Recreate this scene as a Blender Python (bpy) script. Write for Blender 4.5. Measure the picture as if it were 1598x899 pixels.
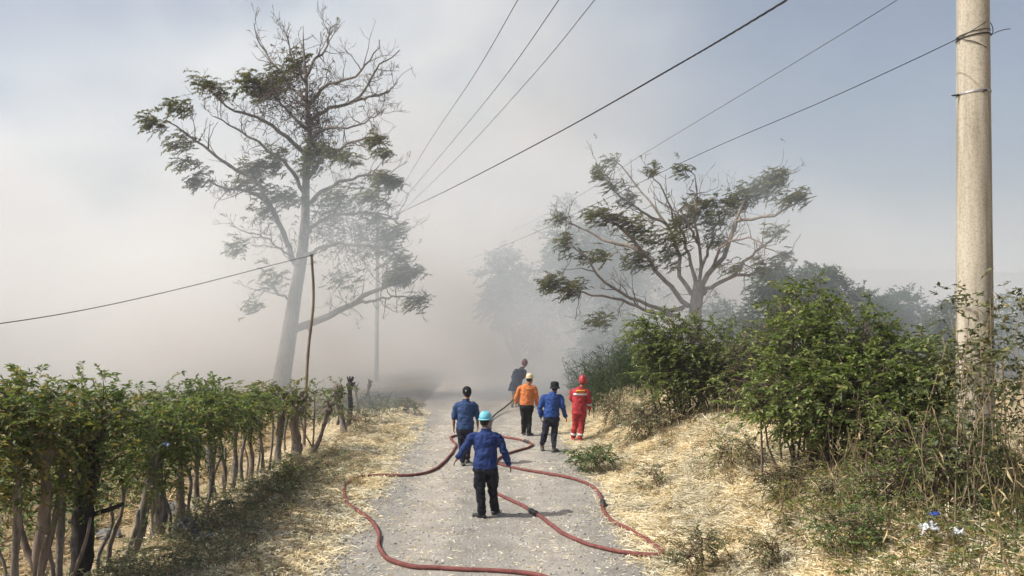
import bpy, math, random
import numpy as np
from mathutils import Vector, Matrix, noise

scene = bpy.context.scene
for o in list(bpy.data.objects):
    bpy.data.objects.remove(o)
col = scene.collection
R = math.radians

# ------------------------------------------------------------------ camera
FPX, CX, CY, HORIZON, CAMZ = 1200.0, 799.0, 449.5, 494.0, 3.2
PITCH = math.atan((HORIZON - CY) / FPX)
cam_data = bpy.data.cameras.new('camera')
cam_data.sensor_width = 36.0
cam_data.lens = 36.0 * FPX / 1598.0
cam_data.clip_start = 0.1
cam_data.clip_end = 6000.0
cam = bpy.data.objects.new('camera', cam_data)
cam.location = (0, 0, CAMZ)
cam.rotation_euler = (R(90) + PITCH, 0, 0)
col.objects.link(cam)
scene.camera = cam

# ------------------------------------------------------------------ sky and sun
SUN_EL = 49.5
world = bpy.data.worlds.new('World')
scene.world = world
world.use_nodes = True
wn = world.node_tree
for n in list(wn.nodes):
    wn.nodes.remove(n)
sky = wn.nodes.new('ShaderNodeTexSky')
sky.sky_type = 'NISHITA'
sky.sun_disc = False
sky.sun_elevation = R(SUN_EL)
sky.sun_rotation = R(-105)
sky.altitude = 50
sky.air_density = 1.0
sky.dust_density = 5.0
sky.ozone_density = 1.0
bg = wn.nodes.new('ShaderNodeBackground')
bg.inputs['Strength'].default_value = 0.096
wo = wn.nodes.new('ShaderNodeOutputWorld')
wn.links.new(sky.outputs[0], bg.inputs[0])
wn.links.new(bg.outputs[0], wo.inputs[0])

sun_data = bpy.data.lights.new('sun', 'SUN')
sun_data.energy = 4.4
sun_data.angle = R(0.6)
sun_data.color = (1.0, 0.965, 0.90)
sun = bpy.data.objects.new('sun', sun_data)
sun.rotation_euler = (0, -R(90 - SUN_EL), R(15))
sun.location = (-40, 0, 40)
col.objects.link(sun)

scene.view_settings.view_transform = 'Standard'
scene.view_settings.look = 'None'
scene.view_settings.exposure = 0.42
scene.view_settings.gamma = 1.0
scene.view_settings.use_curve_mapping = False
scene.render.engine = 'CYCLES'
cy = scene.cycles
cy.use_denoising = True
try:
    cy.denoiser = 'OPENIMAGEDENOISE'
    cy.denoising_input_passes = 'RGB_ALBEDO_NORMAL'
    cy.denoising_prefilter = 'ACCURATE'
except Exception:
    pass
cy.use_adaptive_sampling = True
cy.adaptive_threshold = 0.03
cy.adaptive_min_samples = 16
cy.max_bounces = 5
cy.diffuse_bounces = 2
cy.glossy_bounces = 2
cy.transmission_bounces = 3
cy.volume_bounces = 2
cy.transparent_max_bounces = 8
cy.volume_max_steps = 96
cy.volume_step_rate = 1.0
cy.caustics_reflective = False
cy.caustics_refractive = False
cy.sample_clamp_indirect = 6.0

# ------------------------------------------------------------------ helpers
rs = np.random.RandomState
UP = np.array((0.0, 0.0, 1.0))
_f = np.array((0, math.cos(PITCH), math.sin(PITCH)))
_u = np.array((0, -math.sin(PITCH), math.cos(PITCH)))
_r = np.array((1.0, 0, 0))


def ray(px, py):
    return _f + _r * (px - CX) / FPX + _u * (CY - py) / FPX


def at(px, py, Y):
    d = ray(px, py)
    return np.array((0, 0, CAMZ)) + d * (Y / d[1])


def hash2(ix, iy, seed):
    v = np.sin(ix * 127.1 + iy * 311.7 + seed * 74.7) * 43758.5453
    return v - np.floor(v)


def vnoise(x, y, seed=0):
    x = np.asarray(x, float); y = np.asarray(y, float)
    ix = np.floor(x); iy = np.floor(y)
    fx = x - ix; fy = y - iy
    fx = fx * fx * (3 - 2 * fx); fy = fy * fy * (3 - 2 * fy)
    a = hash2(ix, iy, seed); b = hash2(ix + 1, iy, seed)
    c = hash2(ix, iy + 1, seed); d = hash2(ix + 1, iy + 1, seed)
    return (a + (b - a) * fx) * (1 - fy) + (c + (d - c) * fx) * fy


def fbm(x, y, seed=0, octs=3):
    s = 0; a = 0.5
    for k in range(octs):
        s = s + a * (vnoise(x, y, seed + k * 3) - 0.5)
        x = x * 2.03; y = y * 2.03; a *= 0.5
    return s


def sstep(a, b, x):
    t = np.clip((np.asarray(x, float) - a) / (b - a), 0, 1)
    return t * t * (3 - 2 * t)


def road_center(y):
    y = np.clip(y, 0, 60)
    return -0.30 - 0.032 * (y - 9.5)


def road_edges(y):
    """irregular left and right edges of the gravel track"""
    y = np.asarray(y, float)
    c = road_center(y)
    l = c - 2.25 - 0.5 * fbm(y * 0.35, 3.3, 5) - 0.25 * fbm(y * 1.7, 9.3, 8)
    r = c + 2.25 + 0.6 * fbm(y * 0.35, 7.7, 15) + 0.25 * fbm(y * 1.5, 2.3, 18)
    return l, r


def hgt(x, y):
    """height of the ground"""
    x = np.asarray(x, float); y = np.asarray(y, float)
    c = road_center(y)
    t = x - c
    rb = sstep(2.3, 5.2, t) * (0.95 + 0.35 * fbm(x * 0.25, y * 0.25, 31)) * (1 - 0.75 * sstep(30, 60, y)) * (1 - 0.8 * sstep(14, 40, t))
    lv = 0.10 * sstep(2.2, 2.9, -t) - 0.22 * sstep(3.6, 6.5, -t)
    off = sstep(2.1, 2.9, np.abs(t))
    near = 1 - sstep(40, 90, np.abs(y))
    rough = off * near * (0.20 * fbm(x * 1.1, y * 1.1, 41, 3) + 0.09 * fbm(x * 4.5, y * 4.5, 51, 2))
    rd = (1 - off) * near * (0.05 * fbm(x * 0.6, y * 0.5, 61, 2) + 0.018 * fbm(x * 3, y * 3, 71, 2))
    far = 6.0 * fbm(x * 0.004, y * 0.004, 91, 2) * sstep(150, 500, np.hypot(x, y))
    return rb + lv + rough + rd + far


def ground(px, py, lift=0.0):
    d = ray(px, py)
    Y = 10.0
    for k in range(40):
        p = np.array((0, 0, CAMZ)) + d * (Y / d[1])
        h = float(hgt(p[0], p[1])) + lift
        Yn = (CAMZ - h) / (-d[2]) * d[1]
        Y = 0.5 * Y + 0.5 * Yn
    p = np.array((0, 0, CAMZ)) + d * (Y / d[1])
    p[2] = float(hgt(p[0], p[1])) + lift
    return p


def nrm(v):
    v = np.asarray(v, float)
    return v / np.maximum(np.linalg.norm(v, axis=-1, keepdims=True), 1e-9)


def spline(pts, n):
    """Catmull-Rom through pts"""
    p = np.asarray(pts, float)
    if len(p) == 2:
        t = np.linspace(0, 1, n)[:, None]
        return p[0] * (1 - t) + p[1] * t
    P = np.vstack([2 * p[0] - p[1], p, 2 * p[-1] - p[-2]])
    seg = np.linalg.norm(np.diff(p, axis=0), axis=1)
    s = np.concatenate([[0], np.cumsum(seg)])
    out = []
    for u in np.linspace(0, s[-1], n):
        i = min(np.searchsorted(s, u, side='right') - 1, len(p) - 2)
        t = (u - s[i]) / max(seg[i], 1e-9)
        a, b, c, d = P[i], P[i + 1], P[i + 2], P[i + 3]
        out.append(0.5 * (2 * b + (c - a) * t + (2 * a - 5 * b + 4 * c - d) * t * t + (3 * b - a - 3 * c + d) * t ** 3))
    return np.array(out)


ORG = {}


class MB:
    """collects vertices and faces, builds ONE mesh object"""
    def __init__(self):
        self.v = []; self.f = []; self.n = 0

    def add(self, V, *Fs):
        V = np.asarray(V, float).reshape(-1, 3)
        for F in Fs:
            F = np.asarray(F, int)
            if len(F):
                self.f.append(F + self.n)
        self.v.append(V); self.n += len(V)
        return self

    def mesh(self, name, mat, off=(0, 0, 0), smooth=True):
        V = np.vstack(self.v) - np.asarray(off)
        me = bpy.data.meshes.new(name)
        me.vertices.add(len(V)); me.vertices.foreach_set('co', V.astype(np.float32).ravel())
        nl = sum(f.size for f in self.f); npoly = sum(len(f) for f in self.f)
        me.loops.add(nl); me.polygons.add(npoly)
        me.loops.foreach_set('vertex_index', np.concatenate([f.ravel() for f in self.f]).astype(np.int32))
        tot = np.concatenate([np.full(len(f), f.shape[1]) for f in self.f])
        st = np.concatenate([[0], np.cumsum(tot)[:-1]])
        me.polygons.foreach_set('loop_start', st.astype(np.int32))
        me.polygons.foreach_set('loop_total', tot.astype(np.int32))
        me.polygons.foreach_set('use_smooth', np.full(npoly, smooth))
        me.update(calc_edges=True)
        me.materials.append(mat)
        return me

    def build(self, name, mat, parent=None, smooth=True, base=None):
        off = (0, 0, 0)
        if parent is not None:
            off = ORG.get(parent.name, (0, 0, 0))
        elif base is not None:
            off = base
        o = bpy.data.objects.new(name, self.mesh(name, mat, off, smooth))
        col.objects.link(o)
        if parent is not None:
            o.parent = parent
        elif base is not None:
            o.location = base
        ORG[o.name] = off
        return o


def empty(name, loc, local=False):
    o = bpy.data.objects.new(name, None)
    o.empty_display_size = 0.2
    o.location = tuple(float(v) for v in loc)
    col.objects.link(o)
    ORG[o.name] = np.zeros(3) if local else np.array(loc, float)
    return o


def tag(o, label=None, cat=None, group=None, kind=None):
    if label: o['label'] = label
    if cat: o['category'] = cat
    if group: o['group'] = group
    if kind: o['kind'] = kind
    return o


def tubes(P, Rd, sides=5, cap=True):
    """P (M,N,3) polylines, Rd (M,N) radii -> verts, quads, caps"""
    P = np.asarray(P, float); Rd = np.asarray(Rd, float)
    if P.ndim == 2:
        P = P[None]; Rd = Rd[None]
    M, N, _ = P.shape
    T = nrm(np.gradient(P, axis=1))
    mean = nrm(P[:, -1] - P[:, 0] + 1e-6)
    ref = np.where(np.abs(mean[:, 2:3]) > 0.75, np.array([[1.0, 0.13, 0]]), np.array([[0.05, 0.1, 1.0]]))
    A = nrm(np.cross(T, ref[:, None, :]))
    B = np.cross(T, A)
    ang = np.linspace(0, 2 * np.pi, sides, endpoint=False)
    V = P[:, :, None, :] + Rd[:, :, None, None] * (A[:, :, None, :] * np.cos(ang)[None, None, :, None] + B[:, :, None, :] * np.sin(ang)[None, None, :, None])
    idx = np.arange(M * N * sides).reshape(M, N, sides)
    a = idx[:, :-1, :]; b = np.roll(a, -1, axis=2); d = idx[:, 1:, :]; c = np.roll(d, -1, axis=2)
    Q = np.stack([a, b, c, d], -1).reshape(-1, 4)
    if not cap:
        return V.reshape(-1, 3), Q
    caps = np.concatenate([idx[:, 0, ::-1], idx[:, -1, :]], 0).reshape(-1, sides)
    return V.reshape(-1, 3), Q, caps


def leafmesh(mb, P, D, N, L, W, fold=0.25):
    """one folded diamond leaf (two triangles) for every base point P, axis D, normal N"""
    D = nrm(D); S = nrm(np.cross(D, N)); Nn = np.cross(S, D)
    L = np.asarray(L)[:, None]; W = np.asarray(W)[:, None]
    mid = P + D * L * 0.45
    V = np.stack([P, mid + S * W * 0.5 + Nn * W * fold, P + D * L - Nn * L * 0.10, mid - S * W * 0.5 + Nn * W * fold], 1)
    n = len(P); i = np.arange(n)[:, None] * 4
    F = np.concatenate([i + np.array([[0, 1, 2]]), i + np.array([[0, 2, 3]])], 0)
    mb.add(V.reshape(-1, 3), F)


def sprays(rng, base, dirs, length, nl, leafL, leafW, droop=0.25, wind=(0, 0, 0)):
    """pinnate sprays of leaflets: arrays for leafmesh, and the rachis polylines"""
    base = np.asarray(base, float); dirs = nrm(dirs)
    M = len(base); length = np.broadcast_to(length, (M,)).astype(float)
    t = np.linspace(0.12, 1.0, nl)
    side = np.where(np.arange(nl) % 2 == 0, 1.0, -1.0)
    pos = base[:, None] + dirs[:, None] * (length[:, None] * t)[..., None]
    pos[..., 2] -= droop * length[:, None] * t ** 2
    sv = nrm(np.cross(dirs, UP) + rng.normal(0, .12, (M, 3)))
    d = dirs[:, None] * 0.6 + sv[:, None] * (side[None, :, None] * 0.75) + rng.normal(0, .28, (M, nl, 3)) + np.array((0, 0, -.18)) + np.asarray(wind)
    nn = UP + rng.normal(0, .45, (M, nl, 3))
    k = M * nl
    sc = rng.uniform(0.65, 1.25, (M, nl)) * rng.uniform(.8, 1.15, (M, 1))
    rt = np.linspace(0, 1, 4)
    rach = base[:, None] + dirs[:, None] * (length[:, None] * rt)[..., None]
    rach[..., 2] -= droop * length[:, None] * rt ** 2
    return pos.reshape(k, 3), d.reshape(k, 3), nn.reshape(k, 3), (leafL * sc).ravel(), (leafW * sc).ravel(), rach


# ------------------------------------------------------------------ materials
MATS = {}


def nodes_of(name):
    m = bpy.data.materials.new(name)
    m.use_nodes = True
    nt = m.node_tree
    for n in list(nt.nodes):
        nt.nodes.remove(n)
    out = nt.nodes.new('ShaderNodeOutputMaterial')
    MATS[name] = m
    return m, nt, out


def ramp(nt, fac, stops):
    r = nt.nodes.new('ShaderNodeValToRGB')
    e = r.color_ramp.elements
    while len(e) < len(stops):
        e.new(0.5)
    for k, (p, c) in enumerate(stops):
        e[k].position = p
        e[k].color = (c[0], c[1], c[2], 1)
    nt.links.new(fac, r.inputs[0])
    return r.outputs[0]


def noise_tex(nt, scale, detail=4, rough=0.55, coord='Object', stretch=None, dist=0.0):
    tc = nt.nodes.new('ShaderNodeTexCoord')
    v = tc.outputs[coord]
    if stretch:
        mp = nt.nodes.new('ShaderNodeMapping')
        mp.inputs['Scale'].default_value = stretch
        nt.links.new(v, mp.inputs[0]); v = mp.outputs[0]
    n = nt.nodes.new('ShaderNodeTexNoise')
    n.inputs['Scale'].default_value = scale
    n.inputs['Detail'].default_value = detail
    n.inputs['Roughness'].default_value = rough
    n.inputs['Distortion'].default_value = dist
    nt.links.new(v, n.inputs['Vector'])
    return n.outputs['Fac']


def mixc(nt, fac, a, b, mode='MIX'):
    m = nt.nodes.new('ShaderNodeMix')
    m.data_type = 'RGBA'; m.blend_type = mode
    for val, s in ((fac, 0), (a, 6), (b, 7)):
        if hasattr(val, 'links'):
            nt.links.new(val, m.inputs[s])
        elif s == 0:
            m.inputs[s].default_value = val
        else:
            m.inputs[s].default_value = (val[0], val[1], val[2], 1)
    return m.outputs[2]


def bump(nt, h, strength=0.4, dist=0.02):
    b = nt.nodes.new('ShaderNodeBump')
    b.inputs['Strength'].default_value = strength
    b.inputs['Distance'].default_value = dist
    nt.links.new(h, b.inputs['Height'])
    return b.outputs[0]


def principled(nt, out, color, rough=0.8, spec=0.3, metal=0.0, normal=None):
    p = nt.nodes.new('ShaderNodeBsdfPrincipled')
    if hasattr(color, 'links'):
        nt.links.new(color, p.inputs['Base Color'])
    else:
        p.inputs['Base Color'].default_value = (*color, 1)
    p.inputs['Roughness'].default_value = rough
    p.inputs['Specular IOR Level'].default_value = spec
    p.inputs['Metallic'].default_value = metal
    if normal is not None:
        nt.links.new(normal, p.inputs['Normal'])
    if out is not None:
        nt.links.new(p.outputs[0], out.inputs['Surface'])
    return p


def mat_plain(name, c, var=0.25, scale=6.0, rough=0.8, spec=0.3, metal=0.0, bmp=0.3, bscale=None, bdist=0.01, stretch=None):
    m, nt, out = nodes_of(name)
    n = noise_tex(nt, scale, 5, 0.6, stretch=stretch)
    lo = [x * (1 - var) for x in c]; hi = [min(1, x * (1 + var)) for x in c]
    cc = ramp(nt, n, [(0.3, lo), (0.7, hi)])
    b = bump(nt, noise_tex(nt, bscale or scale * 6, 4, 0.6, stretch=stretch), bmp, bdist)
    principled(nt, out, cc, rough, spec, metal, b)
    return m


def mat_leaf(name, stops, trans=0.3, rough=0.5, spec=0.35):
    """every leaf takes its own colour from the ramp"""
    m, nt, out = nodes_of(name)
    g = nt.nodes.new('ShaderNodeNewGeometry')
    c = ramp(nt, g.outputs['Random Per Island'], stops)
    big = noise_tex(nt, 1.3, 2)
    c2 = mixc(nt, 1.0, c, ramp(nt, big, [(0.3, (0.72, 0.76, 0.8)), (0.7, (1.15, 1.1, 1.0))]), 'MULTIPLY')
    p = principled(nt, None, c2, rough, spec)
    if trans > 0:
        t = nt.nodes.new('ShaderNodeBsdfTranslucent')
        c3 = mixc(nt, 1.0, c2, (1.25, 1.3, 0.75), 'MULTIPLY')
        nt.links.new(c3, t.inputs[0])
        mx = nt.nodes.new('ShaderNodeMixShader')
        mx.inputs[0].default_value = trans
        nt.links.new(p.outputs[0], mx.inputs[1]); nt.links.new(t.outputs[0], mx.inputs[2])
        nt.links.new(mx.outputs[0], out.inputs['Surface'])
    else:
        nt.links.new(p.outputs[0], out.inputs['Surface'])
    return m


def mat_bark(name, dark, light, scale=9):
    m, nt, out = nodes_of(name)
    n = noise_tex(nt, scale, 6, 0.65, stretch=(1, 1, 0.25))
    n2 = noise_tex(nt, 1.7, 3)
    c = ramp(nt, n, [(0.28, dark), (0.72, light)])
    c = mixc(nt, 1.0, c, ramp(nt, n2, [(0.3, (0.7, 0.7, 0.7)), (0.7, (1.15, 1.12, 1.1))]), 'MULTIPLY')
    principled(nt, out, c, 0.9, 0.2, 0, bump(nt, n, 0.6, 0.03))
    return m


def mat_cloth(name, c, fade=0.35, rough=0.85):
    m, nt, out = nodes_of(name)
    folds = noise_tex(nt, 7, 4, 0.55, stretch=(1.0, 1.0, 0.6), dist=0.6)
    wear = noise_tex(nt, 3.2, 4, 0.6)
    lo = [x * (1 - fade) for x in c]
    hi = [min(1, x * (1 + fade) + 0.008) for x in c]
    cc = ramp(nt, wear, [(0.3, lo), (0.72, hi)])
    principled(nt, out, cc, rough, 0.2, 0, bump(nt, folds, 0.55, 0.05))
    return m


M_SKIN = mat_plain('skin', (0.22, 0.115, 0.07), 0.12, 8, 0.55, 0.4, bmp=0.1)
M_HAIR = mat_plain('black_hair', (0.012, 0.010, 0.009), 0.3, 60, 0.6, 0.3, bmp=0.6, bscale=160)
M_HOSE = mat_plain('red_rubber_hose', (0.165, 0.057, 0.05), 0.38, 9, 0.8, 0.25, bmp=0.4, bscale=60)
M_HOSE_DARK = mat_plain('dusty_black_hose', (0.06, 0.045, 0.042), 0.3, 8, 0.7, 0.3)
M_METAL_DARK = mat_plain('dark_steel', (0.05, 0.05, 0.05), 0.3, 20, 0.5, 0.5, 0.6)
M_WIRE = mat_plain('cable_sheath', (0.03, 0.03, 0.032), 0.3, 5, 0.6, 0.3)
M_WIRE_THIN = mat_plain('bare_wire', (0.09, 0.09, 0.095), 0.3, 5, 0.6, 0.4)
M_GALV = mat_plain('galvanised_strap', (0.5, 0.5, 0.5), 0.25, 30, 0.4, 0.5, 0.8)
M_BARK_PALE = mat_bark('pale_grey_bark', (0.11, 0.085, 0.07), (0.36, 0.30, 0.25), 11)
M_BARK_MID = mat_bark('brown_grey_bark', (0.06, 0.053, 0.048), (0.36, 0.325, 0.285), 15)
M_BARK_DARK = mat_bark('charred_bark', (0.012, 0.012, 0.013), (0.06, 0.055, 0.052), 10)
M_TWIG = mat_bark('brown_twig', (0.07, 0.05, 0.042), (0.20, 0.15, 0.125), 8)
M_TWIG_DRY = mat_bark('dry_stem', (0.13, 0.095, 0.06), (0.36, 0.28, 0.18), 8)
M_BAMBOO = mat_bark('old_bamboo', (0.15, 0.115, 0.085), (0.36, 0.29, 0.22), 6)
M_LEAF_HEDGE = mat_leaf('hedge_leaf', [(0.0, (0.06, 0.10, 0.03)), (0.45, (0.115, 0.17, 0.045)), (0.8, (0.18, 0.235, 0.07)), (0.93, (0.24, 0.25, 0.08)), (1.0, (0.34, 0.22, 0.06))], 0.42)
M_LEAF_OCHRE = mat_leaf('hedge_leaf_turning', [(0.0, (0.07, 0.105, 0.03)), (0.5, (0.13, 0.17, 0.05)), (0.82, (0.22, 0.22, 0.065)), (1.0, (0.36, 0.23, 0.06))], 0.42)
M_LEAF_BUSH = mat_leaf('bush_leaf', [(0.0, (0.06, 0.092, 0.027)), (0.4, (0.115, 0.165, 0.04)), (0.8, (0.185, 0.24, 0.065)), (0.94, (0.27, 0.30, 0.10)), (1.0, (0.5, 0.47, 0.24))], 0.42)
M_LEAF_TREE = mat_leaf('tree_leaf', [(0.0, (0.045, 0.06, 0.02)), (0.5, (0.10, 0.115, 0.035)), (0.85, (0.17, 0.165, 0.05)), (1.0, (0.24, 0.19, 0.07))], 0.40)
M_LEAF_FAR = mat_leaf('far_leaf', [(0.0, (0.03, 0.055, 0.026)), (0.6, (0.055, 0.09, 0.036)), (1.0, (0.10, 0.135, 0.05))])
M_LEAF_DARK = mat_leaf('dark_tangle_leaf', [(0.0, (0.012, 0.014, 0.012)), (0.6, (0.03, 0.032, 0.022)), (1.0, (0.06, 0.055, 0.035))])
M_LEAF_DRY = mat_leaf('dry_leaf', [(0.0, (0.16, 0.11, 0.06)), (0.5, (0.36, 0.27, 0.15)), (1.0, (0.58, 0.47, 0.28))], 0.2)
M_LEAF_WEED = mat_leaf('weed_leaf', [(0.0, (0.10, 0.115, 0.07)), (0.5, (0.19, 0.20, 0.115)), (0.85, (0.28, 0.27, 0.16)), (1.0, (0.45, 0.39, 0.23))], 0.25)
M_LEAF_FRESH = mat_leaf('fresh_leaf', [(0.0, (0.04, 0.085, 0.025)), (0.5, (0.09, 0.15, 0.045)), (1.0, (0.18, 0.25, 0.09))], 0.25)
M_LEAF_STALK = mat_leaf('stalk_leaf', [(0.0, (0.045, 0.052, 0.024)), (0.5, (0.085, 0.10, 0.038)), (0.85, (0.15, 0.155, 0.06)), (1.0, (0.28, 0.22, 0.09))], 0.2)
M_STRAW = mat_leaf('straw', [(0.0, (0.36, 0.25, 0.13)), (0.2, (0.62, 0.50, 0.30)), (0.6, (0.80, 0.70, 0.49)), (1.0, (0.86, 0.81, 0.67))], 0.12, 0.6, 0.3)
M_STRAW_DULL = mat_leaf('dull_straw', [(0.0, (0.20, 0.13, 0.07)), (0.5, (0.42, 0.31, 0.17)), (1.0, (0.62, 0.50, 0.31))], 0.12, 0.7, 0.2)
M_STONE = mat_leaf('gravel_stone', [(0.0, (0.20, 0.19, 0.18)), (0.5, (0.36, 0.345, 0.32)), (1.0, (0.55, 0.53, 0.49))], 0.0, 0.9, 0.2)
M_ROCK = mat_plain('grey_rock', (0.17, 0.165, 0.16), 0.35, 4, 0.9, 0.2, bmp=0.7, bscale=18, bdist=0.04)

# concrete of the power pole
m, nt, out = nodes_of('pole_concrete')
n = noise_tex(nt, 5, 5, 0.6, stretch=(1, 1, 0.12))
c = ramp(nt, n, [(0.3, (0.33, 0.295, 0.23)), (0.7, (0.50, 0.455, 0.37))])
c = mixc(nt, 1.0, c, ramp(nt, noise_tex(nt, 40, 3), [(0.35, (0.82, 0.8, 0.78)), (0.55, (1.05, 1.05, 1.05))]), 'MULTIPLY')
c = mixc(nt, 1.0, c, ramp(nt, noise_tex(nt, 2.4, 5, 0.65, stretch=(3, 3, 0.22)), [(0.36, (0.66, 0.64, 0.62)), (0.52, (1.0, 1.0, 1.0))]), 'MULTIPLY')
principled(nt, out, c, 0.85, 0.25, 0, bump(nt, noise_tex(nt, 60, 4), 0.25, 0.01))
M_CONCRETE = m

# gravel of the road
m, nt, out = nodes_of('road_gravel')
fine = noise_tex(nt, 38, 6, 0.75)
mid = noise_tex(nt, 2.2, 4, 0.6)
wide = noise_tex(nt, 0.55, 3, 0.5, stretch=(1.6, 0.3, 1))
c = ramp(nt, fine, [(0.25, (0.225, 0.213, 0.195)), (0.5, (0.315, 0.30, 0.277)), (0.75, (0.41, 0.395, 0.37))])
c = mixc(nt, 1.0, c, ramp(nt, mid, [(0.3, (0.74, 0.73, 0.71)), (0.7, (1.12, 1.11, 1.09))]), 'MULTIPLY')
c = mixc(nt, 1.0, c, ramp(nt, wide, [(0.3, (0.86, 0.86, 0.86)), (0.7, (1.08, 1.06, 1.02))]), 'MULTIPLY')
# two worn wheel tracks with finer, paler dust, and a looser crown between them
tg_ = nt.nodes.new('ShaderNodeNewGeometry'); ts = nt.nodes.new('ShaderNodeSeparateXYZ'); nt.links.new(tg_.outputs['Position'], ts.inputs[0])


def rmath(op, a, b=None, c_=None):
    q = nt.nodes.new('ShaderNodeMath'); q.operation = op
    for k_, v_ in enumerate((a, b, c_)):
        if v_ is None: continue
        if hasattr(v_, 'links'): nt.links.new(v_, q.inputs[k_])
        else: q.inputs[k_].default_value = v_
    return q.outputs[0]


lat = rmath('ADD', rmath('MULTIPLY_ADD', ts.outputs['Y'], 0.032, ts.outputs['X']), rmath('MULTIPLY_ADD', wide, 0.9, -0.45))
trk = rmath('ABSOLUTE', rmath('SUBTRACT', rmath('ABSOLUTE', lat), 0.95))
tm = nt.nodes.new('ShaderNodeMapRange'); tm.interpolation_type = 'SMOOTHSTEP'; nt.links.new(trk, tm.inputs['Value'])
tm.inputs['From Min'].default_value = 0.15; tm.inputs['From Max'].default_value = 0.65
c = mixc(nt, 1.0, c, ramp(nt, tm.outputs[0], [(0.0, (1.10, 1.08, 1.05)), (1.0, (0.90, 0.90, 0.89))]), 'MULTIPLY')
vor = nt.nodes.new('ShaderNodeTexVoronoi'); vor.inputs['Scale'].default_value = 22
tcn = nt.nodes.new('ShaderNodeTexCoord'); nt.links.new(tcn.outputs['Object'], vor.inputs['Vector'])
hsum = nt.nodes.new('ShaderNodeMath'); hsum.operation = 'SUBTRACT'
nt.links.new(fine, hsum.inputs[0]); nt.links.new(vor.outputs['Distance'], hsum.inputs[1])
principled(nt, out, c, 0.95, 0.15, 0, bump(nt, hsum.outputs[0], 0.55, 0.018))
M_ROAD = m

# ground: dry litter soil near, burnt black ground beyond the fire front, dry fields far away
m, nt, out = nodes_of('dry_ground')
fine = noise_tex(nt, 24, 6, 0.75)
mid = noise_tex(nt, 1.4, 5, 0.6)
c = ramp(nt, fine, [(0.25, (0.23, 0.165, 0.10)), (0.5, (0.44, 0.35, 0.225)), (0.78, (0.64, 0.54, 0.38))])
c = mixc(nt, 1.0, c, ramp(nt, mid, [(0.3, (0.66, 0.66, 0.62)), (0.7, (1.12, 1.08, 1.0))]), 'MULTIPLY')
geo = nt.nodes.new('ShaderNodeNewGeometry')
sp = nt.nodes.new('ShaderNodeSeparateXYZ'); nt.links.new(geo.outputs['Position'], sp.inputs[0])
mm = nt.nodes.new('ShaderNodeMath'); mm.operation = 'MULTIPLY_ADD'
nt.links.new(mid, mm.inputs[0]); mm.inputs[1].default_value = 9.0; nt.links.new(sp.outputs['Y'], mm.inputs[2])
mr = nt.nodes.new('ShaderNodeMapRange'); mr.interpolation_type = 'SMOOTHSTEP'
nt.links.new(mm.outputs[0], mr.inputs['Value'])
mr.inputs['From Min'].default_value = 27.5; mr.inputs['From Max'].default_value = 35.0
mr2 = nt.nodes.new('ShaderNodeMapRange'); mr2.interpolation_type = 'SMOOTHSTEP'
nt.links.new(sp.outputs['Y'], mr2.inputs['Value'])
mr2.inputs['From Min'].default_value = 90; mr2.inputs['From Max'].default_value = 130
burnt = ramp(nt, fine, [(0.3, (0.07, 0.062, 0.052)), (0.7, (0.20, 0.165, 0.12))])
c = mixc(nt, mr.outputs[0], c, burnt)
c = mixc(nt, mr2.outputs[0], c, ramp(nt, noise_tex(nt, 0.02, 4), [(0.35, (0.09, 0.10, 0.05)), (0.65, (0.30, 0.24, 0.13))]))
principled(nt, out, c, 0.95, 0.1, 0, bump(nt, fine, 0.9, 0.04))
M_GROUND = m

M_HILL = mat_plain('hill_scrub', (0.05, 0.055, 0.035), 0.4, 0.01, 0.95, 0.1, bmp=0.2, bscale=0.05, bdist=4)

# ------------------------------------------------------------------ ground, road, hills
def axis(lo_far, lo, hi, hi_far, step, grow=1.16):
    a = list(np.arange(lo, hi, step))
    s = step; x = lo; left = []
    while x > lo_far:
        s *= grow; x -= s; left.append(max(x, lo_far))
    s = step; x = a[-1]; right = []
    while x < hi_far:
        s *= grow; x += s; right.append(min(x, hi_far))
    return np.array(left[::-1] + a + right)


GX = axis(-1500, -9.5, 9.0, 1900, 0.075)
GY = axis(-60, 6.2, 27.0, 1800, 0.085)


def sheet(xs, ys, zf):
    X, Y = np.meshgrid(xs, ys)
    V = np.stack([X, Y, zf(X, Y)], -1).reshape(-1, 3)
    nx, ny = len(xs), len(ys)
    i = np.arange(nx * ny).reshape(ny, nx)
    Q = np.stack([i[:-1, :-1], i[:-1, 1:], i[1:, 1:], i[1:, :-1]], -1).reshape(-1, 4)
    return V, Q


tag(MB().add(*sheet(GX, GY, hgt)).build('ground', M_GROUND), kind='structure')

ys = np.concatenate([np.arange(-40, 7, 1.0), np.arange(7, 27, 0.085), np.arange(27, 70, 0.6)])
l, r = road_edges(ys)
tt = np.linspace(0, 1, 64)
X = l[:, None] + (r - l)[:, None] * tt[None]
Y = np.repeat(ys[:, None], 64, 1)
Z = hgt(X, Y) + 0.006 + 0.012 * np.sin(np.pi * tt)[None] ** 0.5
# the ground mesh interpolates linearly: keep the road sheet clear of it further away
Z = Z + 0.03 * sstep(27, 60, Y) + 0.02 * (1 - sstep(5, 8, Y))
V = np.stack([X, Y, Z], -1).reshape(-1, 3)
i = np.arange(V.shape[0]).reshape(X.shape)
Q = np.stack([i[:-1, :-1], i[:-1, 1:], i[1:, 1:], i[1:, :-1]], -1).reshape(-1, 4)
tag(MB().add(V, Q).build('road', M_ROAD), kind='structure')


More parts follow.
